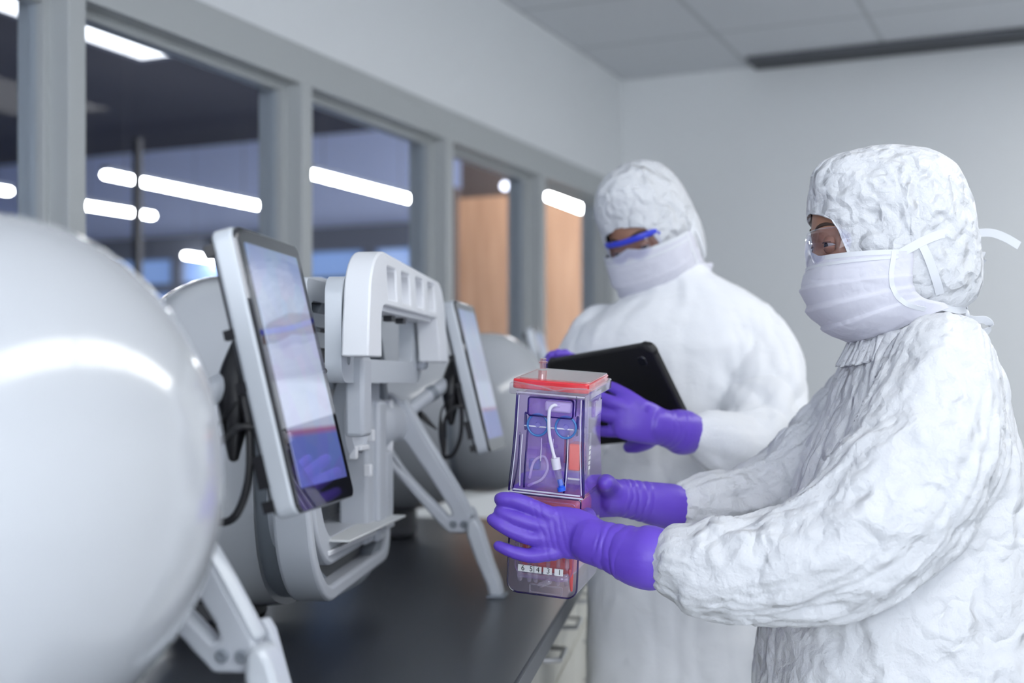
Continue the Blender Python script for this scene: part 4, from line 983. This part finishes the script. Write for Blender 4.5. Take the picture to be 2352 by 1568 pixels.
    if blue:
        fr_.tube(v0 + np.array([0.0012, 0, -0.001]), 0.0036, 8, None, True, 1.5)
        out(fr_).build('brow_bar', M['blue_frame'], gr, world=True)
    else:
        fr_.tube(v0, 0.0009, 6); fr_.tube(vb, 0.0009, 6)
        out(fr_).build('lens_rim', M['clear'], gr, world=True)
    for sy in (0, NG):
        s_ = -1 if sy == 0 else 1; t = MB(); p0 = v0[sy]
        for dz in ((-0.010, -0.018) if not blue else (-0.006,)):
            t.tube([(p0[0] + 0.012, p0[1], p0[2] + dz), (p0[0] - 0.012, p0[1] + s_ * 0.001, p0[2] + dz - 0.001), (p0[0] - 0.05, p0[1], p0[2] + dz - 0.004)], 0.0016 if not blue else 0.003, 8, 8, True, 1.2)
        out(t).build('temple', M['blue_frame'] if blue else M['clear'], gr, world=True)
    # face: shapes for the body mesh, plus eyes and brows
    face = MB()
    face.ell((0.002, 0, 0.032), (0.1035, 0.074, 0.104)); face.ell((0.040, 0, -0.030), (0.062, 0.060, 0.088)); face.ell((0.050, 0, 0.020), (0.0555, 0.060, 0.052))
    face.tube([(0.076, -0.045, 0.020), (0.0925, -0.022, 0.0235), (0.0950, 0, 0.022), (0.0925, 0.022, 0.0235), (0.076, 0.045, 0.020)], [0.010, 0.010, 0.010, 0.010, 0.010], 16, 20)
    face.tube([(0.091, 0, 0.022), (0.093, 0, 0.006), (0.0985, 0, -0.010), (0.0985, 0, -0.020)], [0.010, 0.0085, 0.0085, 0.0085], 16, 16)
    for sy in (-1, 1):
        face.ell((0.092, sy * 0.010, -0.024), (0.009, 0.009, 0.008), 14, 10)
        face.ell((0.068, sy * 0.042, -0.024), (0.030, 0.024, 0.019)); face.ell((0.0, sy * 0.078, -0.012), (0.018, 0.007, 0.030))
        face.ell((0.060, sy * 0.050, 0.004), (0.026, 0.018, 0.022))
    face.tube([(0.078, 0, -0.052), (0.080, 0, -0.062)], [0.020, 0.018], 16); face.ell((0.066, 0, -0.088), (0.022, 0.024, 0.018)); face.ell((0.045, 0, -0.085), (0.055, 0.052, 0.035))
    return face
def eyes(parent, HM):
    out = lambda mb: (setattr(mb, 'v', [tuple(HM @ Vector(p)) for p in mb.v]), mb)[1]
    for sy in (-1, 1):
        c = np.array([0.0845, sy * 0.033, 0.0015])
        e_ = out(MB().ell(c, (0.0125, 0.0125, 0.0125), 24, 16)).build('eye', M['eye'], parent, world=True)
        out(MB().ell(c + np.array([0.0084, sy * 0.002, -0.002]), (0.0047, 0.0064, 0.0064), 18, 12)).build('iris', M['iris'], e_, world=True)
        lid = MB()
        for (top, a1) in ((1, 100), (0, -95)):
            rg = []
            for i in range(9):
                rg.append([])
                for j in range(15):
                    az = math.radians(-88 + 176 * j / 14); a0 = (-4 + 13 * math.cos(az) ** 0.7) if top else (-6 - 11 * math.cos(az) ** 0.8)
                    el = math.radians(a0 + (a1 - a0) * i / 8)
                    rg[-1].append(tuple(c + 0.0137 * np.array([math.cos(el) * math.cos(az), math.cos(el) * math.sin(az), math.sin(el)])))
            n_ = len(lid.v); lid.v += rg and [p for q in rg for p in q]
            for i in range(8):
                for j in range(14):
                    a_ = n_ + i * 15 + j; lid.f.append((a_, a_ + 1, a_ + 16, a_ + 15))
        lo = out(lid).build('eyelid', M['skin'], parent, world=True, smooth=3)
        so_ = lo.modifiers.new('thickness', 'SOLIDIFY'); so_.thickness = 0.0016; so_.offset = 0
        ls = MB().tube([c + 0.0142 * np.array([math.cos(math.radians(10)) * math.cos(az), math.cos(math.radians(10)) * math.sin(az), math.sin(math.radians(10))]) for az in np.radians(np.linspace(-60, 60, 13))], 0.0006, 6)
        out(ls).build('lash_line', M['brow'], lo, world=True)
        bw = MB().tube([(0.1035, sy * 0.012, 0.0235), (0.1010, sy * 0.024, 0.0275), (0.0940, sy * 0.037, 0.0290), (0.081, sy * 0.050, 0.0250)], [0.0016, 0.0025, 0.0022, 0.0009], 10, 20)
        out(bw).build('eyebrow', M['brow'], parent, world=True)
def glove(parent, shapes, creases=(), voxel=0.0019, label=None):
    """shapes: list of (points, radii, flatness, up)"""
    b = MB()
    for s in shapes:
        pts, rad = s[0], s[1]; fl = s[2] if len(s) > 2 else 1.0; up = s[3] if len(s) > 3 else (0, 0, 1)
        b.tube(pts, rad, 24, max(10, 6 * len(pts)), True, fl, up)
    me = fuse(b, voxel, 5, 0.5)
    V = getv(me); N = getn(me); D = np.zeros(len(V))
    for (p, q, rng, amp, freq, seed) in creases:   # wrinkles crossing the line p-q
        p, q = np.array(p), np.array(q); d = q - p; L = np.linalg.norm(d); d /= L
        s = (V - p) @ d; w = sstep(-rng * 0.3, rng * 0.2, s) * (1 - sstep(L - rng * 0.2, L + rng * 0.3, s))
        nz = pn(V * 30, seed) * 0.9 + pn(V * 70, seed + 1) * 0.3
        D += w * amp * (np.abs(np.sin((s * freq + nz) * math.pi)) ** 0.7 - 0.5)
    setv(me, V + N * D[:, None])
    o = link('glove', me, M['glove'], parent, smooth=4, world=True)
    if label: o['label'] = label
    return o

# ---- person in profile, holding the cassette
P1 = person((0.62, 1.75, 0), 'person in white hooded suit in profile, mask and clear glasses, lifting the cassette')
SY = 1.75
def w1(px, py, Y=SY): return tuple(W(px, py, Y))
HM1 = Matrix.Translation(w1(2040, 570)) @ Matrix.Rotation(math.pi, 4, 'Z')
def trow(py, xf, xb, hw, Y=SY, rot=0.0):
    a = W(xf, py, SY); b = W(xb, py, SY); return ((a[0] + b[0]) / 2, Y, a[2], (b[0] - a[0]) / 2, hw, rot)
torso1 = [trow(*q) for q in ((1790, 1765, 2380, .20), (1700, 1756, 2385, .215), (1568, 1748, 2380, .22), (1400, 1768, 2365, .215), (1250, 1805, 2345, .21), (1100, 1852, 2318, .205), (1000, 1890, 2288, .20), (920, 1926, 2268, .195), (860, 1945, 2258, .170), (815, 1958, 2252, .130), (780, 1970, 2250, .098), (748, 1984, 2225, .080), (715, 2000, 2175, .066))]
near_arm = ([w1(2160, 850, 1.625), w1(2145, 950, 1.595), w1(2100, 1090, 1.56), w1(2005, 1205, 1.545), w1(1890, 1275, 1.545), w1(1750, 1308, 1.56), w1(1620, 1303, 1.58), w1(1605, 1298, 1.583), w1(1578, 1292, 1.588)],
            [.072, .082, .094, .092, .080, .068, .063, .059, .051])
far_arm = ([w1(2090, 850, 1.90), w1(2000, 950, 1.94), w1(1885, 1065, 1.95), w1(1770, 1135, 1.94), w1(1680, 1160, 1.91), w1(1620, 1160, 1.89), w1(1592, 1163, 1.88)],
           [.070, .076, .074, .062, .053, .048, .042])
legs1 = [([(0.62, 1.75 + s * 0.105, 0.80), (0.60, 1.75 + s * 0.11, 0.45), (0.61, 1.75 + s * 0.115, 0.10)], [.125, .095, .085]) for s in (-1, 1)]
coverall(P1, torso1, [near_arm, far_arm], legs1, 0.0042, M['tyvek'], [(0.0105, 9, 0.9, 11), (0.009, 15, 0.35, 17)])
def ruffle(parent, front, back, hw, hgt, n, amp, material):
    fx, fz = front; bx, bz = back; rows = []
    for k in range(7):
        q = k / 6; ring = []
        for j in range(240):
            t = math.radians(-112 + 224 * j / 239); a = amp * (0.35 + 0.65 * q) * math.sin(n * t + 1.2 * math.sin(3 * t)) + amp * 0.5 * math.sin(2.3 * n * t + 1)
            sh = 1.04 - 0.20 * q
            ring.append(((fx + bx) / 2 + ((fx - bx) / 2 * sh + math.copysign(a, fx - bx) * 1.0) * math.cos(t), SY + (hw * sh + a) * math.sin(t), (fz + bz) / 2 + (fz - bz) / 2 * math.cos(t) + hgt * q + 0.3 * a))
        rows.append(ring)
    cm = MB().loft(rows, cap=False); cm.f = [q for q in cm.f if not (0 in [i % 240 for i in q] and 239 in [i % 240 for i in q])]
    o = cm.build('collar', material, parent, world=True, smooth=4)
    sd_ = o.modifiers.new('thickness', 'SOLIDIFY'); sd_.thickness = 0.0015
a_, b_ = W(1940, 842, SY), W(2262, 768, SY)
ruffle(P1, (a_[0], a_[2]), (b_[0], b_[2]), 0.116, 0.034, 15, 0.005, M['hood'])
face = head_set(P1, HM1, M['hood'], 21)
face.v = [tuple(HM1 @ Vector(p)) for p in face.v]
face.tube([w1(2085, 660), w1(2115, 740), w1(2120, 960)], [.050, .050, .055], 24, 8)
face.tube([w1(2115, 960), w1(2105, 1050), w1(2100, 1300), w1(2090, 1600)], [(.07, .07), (.10, .09), (.10, .10), (.12, .11)], 28, 16, True, 1.0, (1, 0, 0))
face.tube([w1(2170, 870, 1.62), w1(2040, 1190, 1.555), w1(1900, 1275, 1.55), w1(1530, 1288, 1.595)], [.05, .045, .042, .028], 20, 16)
face.tube([w1(2090, 870, 1.90), w1(1980, 960, 1.945), w1(1870, 1070, 1.95), w1(1770, 1135, 1.935), w1(1680, 1160, 1.91), w1(1580, 1163, 1.87)], [.045, .042, .04, .034, .03, .024], 20, 16)
for s in (-1, 1): face.tube([(0.62, 1.75 + s * 0.09, 0.85), (0.60, 1.75 + s * 0.105, 0.48), (0.61, 1.75 + s * 0.11, 0.09)], [.085, .06, .045], 20, 12)
link('body', fuse(face, 0.0042, 3), M['skin'], P1, smooth=4, world=True)
eyes(P1, HM1)
for s in (-1, 1):
    MB().tube([(0.66, 1.75 + s * 0.115, 0.055), (0.56, 1.75 + s * 0.12, 0.05), (0.44, 1.75 + s * 0.125, 0.038)], [.052, .05, .036], 20, 12).build('boot_cover', M['tyvek'], P1, world=True)
# left hand: back of the hand to the viewer, four fingers across the cassette's front
g = lambda *a: w1(*a)
HY_ = 1.668
sh = [([g(1575, 1288, 1.592), g(1535, 1284, 1.595), g(1495, 1281, 1.60), g(1460, 1277, 1.61), g(1420, 1262, 1.625), g(1395, 1254, 1.632), g(1350, 1240, 1.645)], [.026, .036, .0415, .0385, .0335, .031, .030], 0.80, (0, 1, 0)),
      ([g(1375, 1250, 1.640), g(1330, 1228, 1.652), g(1285, 1222, 1.660), g(1242, 1222, 1.664)], [(.013, .0300), (.0145, .0335), (.0140, .0345), (.0120, .0325)], 1.0, (0, 0, 1)),
      ([g(1275, 1188, 1.660), g(1232, 1168, 1.663), g(1188, 1150, 1.664), g(1158, 1146, 1.667), g(1150, 1146, 1.672)], [.0122, .0110, .0104, .0098, .0093]),
      ([g(1270, 1210, 1.661), g(1225, 1202, 1.663), g(1185, 1190, 1.664), g(1155, 1178, 1.668), g(1149, 1174, 1.674)], [.0122, .0112, .0104, .0097, .0090]),
      ([g(1270, 1236, 1.661), g(1220, 1234, 1.663), g(1180, 1221, 1.663), g(1148, 1204, 1.665), g(1131, 1193, 1.670)], [.0118, .0108, .0098, .0090, .0080]),
      ([g(1275, 1268, 1.660), g(1225, 1276, 1.662), g(1188, 1270, 1.663), g(1160, 1260, 1.665), g(1145, 1253, 1.669)], [.0108, .0098, .0090, .0081, .0073]),
      ([g(1380, 1240, 1.640), g(1363, 1215, 1.645), g(1353, 1196, 1.655), g(1352, 1186, 1.676), g(1350, 1180, 1.702)], [.0150, .0128, .0116, .0105, .0092])]
cre = [(g(1300, 1200, 1.655), g(1236, 1218, 1.66), 0.012, 0.0006, 120, 61), (g(1440, 1270, 1.615), g(1385, 1250, 1.635), 0.012, 0.0016, 85, 67)]
glove(P1, sh, cre, label='left glove, back of the hand towards the viewer, fingers across the front of the cassette')
# right hand on the far side of the cassette
sh = [([g(1600, 1163, 1.872), g(1550, 1164, 1.865), g(1510, 1158, 1.855), g(1470, 1150, 1.845), g(1435, 1144, 1.835), g(1405, 1142, 1.825)], [.024, .0335, .0325, .029, .0275, .026], 0.85, (0, 1, 0)),
      ([g(1420, 1145, 1.828), g(1380, 1140, 1.826), g(1340, 1140, 1.826), g(1310, 1140, 1.826)], [(.014, .027), (.014, .031), (.013, .032), (.012, .030)], 1.0, (0, 0, 1)),
      ([g(1412, 1140, 1.822), g(1398, 1118, 1.805), g(1392, 1110, 1.775), g(1390, 1110, 1.752)], [.0165, .0150, .0135, .0115]),
      ([g(1330, 1105, 1.826), g(1285, 1098, 1.825), g(1235, 1095, 1.822), g(1205, 1098, 1.815)], [.0115, .011, .010, .009]),
      ([g(1330, 1128, 1.826), g(1280, 1124, 1.826), g(1225, 1122, 1.823), g(1190, 1124, 1.815)], [.0118, .0112, .0102, .009]),
      ([g(1330, 1152, 1.826), g(1280, 1152, 1.826), g(1228, 1150, 1.823), g(1198, 1150, 1.815)], [.0115, .011, .010, .009]),
      ([g(1332, 1176, 1.826), g(1288, 1180, 1.825), g(1248, 1180, 1.822), g(1222, 1178, 1.816)], [.0105, .010, .009, .008])]
cre = [(g(1480, 1152, 1.848), g(1425, 1142, 1.83), 0.012, 0.0018, 90, 71)]
glove(P1, sh, cre, label='right glove gripping the far side of the cassette, thumb towards the viewer')

# ---- person behind, reading a tablet
P2 = person((0.33, 2.42, 0), 'person in white hooded suit with blue brow bar glasses, looking down at a black tablet')
R2 = math.radians(-24)
def w2_(px, py, Y=2.42): return tuple(W(px, py, Y))
hc2 = Vector(w2_(1494, 545, 2.42))
HM2 = Matrix.Translation(hc2) @ Matrix.Rotation(math.radians(-90 - 36), 4, 'Z') @ Matrix.Rotation(math.radians(24), 4, 'Y') @ Matrix.Rotation(math.radians(10), 4, 'X') @ Matrix.Diagonal((0.85, 0.88, 1.05, 1))
def t2(py, xl, xr, dep, Y=2.42): 
    a = W(xl, py, Y); b = W(xr, py, Y); return ((a[0] + b[0]) / 2, Y, a[2], (b[0] - a[0]) / 2, dep, R2 * 0.6)
torso2 = [t2(*q) for q in ((1640, 1352, 1770, .15), (1568, 1346, 1775, .15), (1450, 1348, 1770, .15), (1300, 1350, 1765, .15), (1150, 1350, 1765, .15), (1000, 1352, 1775, .15), (880, 1345, 1790, .145), (797, 1312, 1800, .140), (749, 1337, 1780, .130), (700, 1405, 1752, .112), (672, 1450, 1715, .098), (648, 1468, 1668, .084), (630, 1475, 1632, .074), (610, 1478, 1620, .066))]
r_arm = ([w2_(1715, 775, 2.38), w2_(1748, 850, 2.34), w2_(1752, 935, 2.28), w2_(1742, 1000, 2.22), w2_(1705, 1030, 2.16), w2_(1660, 1018, 2.12), w2_(1625, 1004, 2.10), w2_(1588, 996, 2.082)],
         [.074, .077, .077, .072, .064, .056, .047, .030])
l_arm = ([w2_(1385, 775, 2.47), w2_(1352, 835, 2.45), w2_(1330, 920, 2.41), w2_(1322, 990, 2.36), w2_(1312, 960, 2.30), w2_(1300, 900, 2.275), w2_(1296, 870, 2.27)],
         [.066, .066, .066, .062, .056, .048, .036])
legs2 = [([(0.375 + s * 0.09, 2.42 - s * 0.03, 0.80), (0.385 + s * 0.095, 2.41, 0.45), (0.385 + s * 0.10, 2.43, 0.10)], [.115, .092, .082]) for s in (-1, 1)]
coverall(P2, torso2, [r_arm, l_arm], legs2, 0.0065, M['tyvek_soft'], [(0.009, 8, 0.8, 51), (0.007, 10, 0.5, 57)], crum=0.6)
face = head_set(P2, HM2, M['hood'], 77, blue=True, crump=0.6)
face.v = [tuple(HM2 @ Vector(p)) for p in face.v]
face.tube([w2_(1520, 610), w2_(1545, 680), w2_(1555, 750)], [.058, .058, .075], 24, 8)
face.tube([w2_(1555, 850), w2_(1555, 950), w2_(1550, 1200), w2_(1540, 1500)], [(.10, .06), (.12, .08), (.12, .085), (.12, .09)], 28, 16, True, 1.0, (0, 1, 0))
face.tube([w2_(1690, 830, 2.38), w2_(1745, 940, 2.28), w2_(1700, 1025, 2.16), w2_(1600, 998, 2.085)], [.035, .035, .032, .022], 20, 16)
face.tube([w2_(1400, 830, 2.46), w2_(1328, 970, 2.38), w2_(1300, 880, 2.27)], [.035, .035, .024], 20, 16)
for s in (-1, 1): face.tube([(0.375 + s * 0.085, 2.42, 0.85), (0.385 + s * 0.095, 2.41, 0.48), (0.385 + s * 0.10, 2.43, 0.09)], [.085, .06, .045], 20, 12)
link('body', fuse(face, 0.0045, 3), M['skin'], P2, smooth=4, world=True)
eyes(P2, HM2)
for s in (-1, 1):
    MB().tube([(0.40 + s * 0.10, 2.48, 0.055), (0.38 + s * 0.11, 2.38, 0.05), (0.345 + s * 0.115, 2.27, 0.038)], [.052, .05, .036], 20, 12).build('boot_cover', M['tyvek_soft'], P2, world=True)
# tablet: black case, its back towards the viewer
TL, TR, BR = Vector(w2_(1252, 828, 2.22)), Vector(w2_(1496, 786, 2.045)), Vector(w2_(1590, 998, 2.105))
e1 = (TR - TL); tw_ = e1.length; e1.normalize(); e2 = (BR - TR); e2 = (e2 - e1 * e2.dot(e1)); th_ = (BR - TR).length; e2.normalize(); e3 = e1.cross(e2); e3.normalize()
if e3.y > 0: e3 = -e3                          # e3 points to the viewer: the back of the case
tc_ = (TL + TR) / 2 + e2 * th_ / 2
tab = empty('tablet_computer', tuple(tc_), 0, 'black tablet in a rubber case, its back to the viewer, held by the second person', 'tablet')
ft3 = lambda a, b, c: tuple(e1 * a - e2 * b + e3 * c)
tb_ = plate(rrect(tw_, th_, 0.014, 6), [], -0.009, 0.006, ft3)
to_ = link('case', tb_, M['rubber'], tab, bevel=0.004, seg=3)
link('screen', plate(rrect(tw_ - 0.03, th_ - 0.03, 0.004, 3), [], -0.0096, -0.0088, ft3), M['bezel'], tab, smooth=0)
for sx in (-1, 1):
    for sy in (-1, 1): MB().tube([ft3(sx * (tw_ / 2 - 0.016), sy * (th_ / 2 - 0.006), -0.001), ft3(sx * (tw_ / 2 - 0.006), sy * (th_ / 2 - 0.016), -0.001)], 0.009, 12).build('corner_bumper', M['rubber'], tab)
link('rear_camera', plate(rrect(0.018, 0.018, 0.006, 4, tw_ / 2 - 0.03, th_ / 2 - 0.028), [], 0.0055, 0.008, ft3), M['bezel'], tab, bevel=0.001)
# hands of the second person
h = lambda *a: w2_(*a)
sh = [([h(1578, 994, 2.080), h(1566, 992, 2.075), h(1552, 988, 2.068), h(1535, 985, 2.058), h(1505, 975, 2.045)], [.0365, .0375, .035, .0305, .029], 0.9, (0, 1, 0)),
      ([h(1520, 982, 2.05), h(1485, 970, 2.035), h(1450, 962, 2.03), h(1425, 958, 2.03)], [(.015, .030), (.015, .035), (.014, .036), (.012, .034)], 1.0, (0, 0, 1)),
      ([h(1478, 935, 2.032), h(1445, 912, 2.04), h(1418, 896, 2.055), h(1404, 888, 2.066)], [.0125, .0115, .0105, .0095]),
      ([h(1445, 940, 2.03), h(1408, 925, 2.035), h(1378, 914, 2.05), h(1360, 908, 2.065)], [.0125, .0118, .0108, .0095]),
      ([h(1440, 962, 2.03), h(1402, 956, 2.035), h(1372, 950, 2.05), h(1352, 946, 2.068)], [.0122, .0116, .0106, .0094]),
      ([h(1445, 988, 2.032), h(1412, 990, 2.036), h(1388, 990, 2.05), h(1372, 988, 2.065)], [.0112, .0105, .0095, .0085]),
      ([h(1510, 985, 2.05), h(1490, 1010, 2.06), h(1465, 1022, 2.08), h(1445, 1026, 2.10)], [.017, .014, .0125, .0105])]
glove(P2, sh, [(h(1560, 990, 2.068), h(1520, 980, 2.05), 0.01, 0.0010, 90, 81)], 0.0024, 'left glove spread against the back of the tablet')
sh = [([h(1297, 885, 2.27), h(1292, 865, 2.272), h(1288, 850, 2.27)], [.030, .028, .026], 0.85),
      ([h(1288, 850, 2.27), h(1284, 832, 2.262), h(1282, 820, 2.256)], [(.030, .015), (.032, .014), (.026, .012)]),
      ([h(1300, 835, 2.262), h(1300, 818, 2.245), h(1298, 812, 2.232)], [.011, .0105, .009]),
      ([h(1284, 832, 2.262), h(1284, 818, 2.245), h(1282, 812, 2.230)], [.011, .0105, .009]),
      ([h(1270, 835, 2.262), h(1269, 822, 2.248), h(1268, 816, 2.234)], [.0105, .010, .0088]),
      ([h(1312, 850, 2.265), h(1318, 832, 2.25), h(1316, 822, 2.236)], [.0125, .011, .0095]),
      ([h(1262, 850, 2.262), h(1257, 838, 2.252), h(1256, 832, 2.240)], [.0095, .009, .008])]
glove(P2, sh, (), 0.0026, 'right glove holding the upper corner of the tablet')
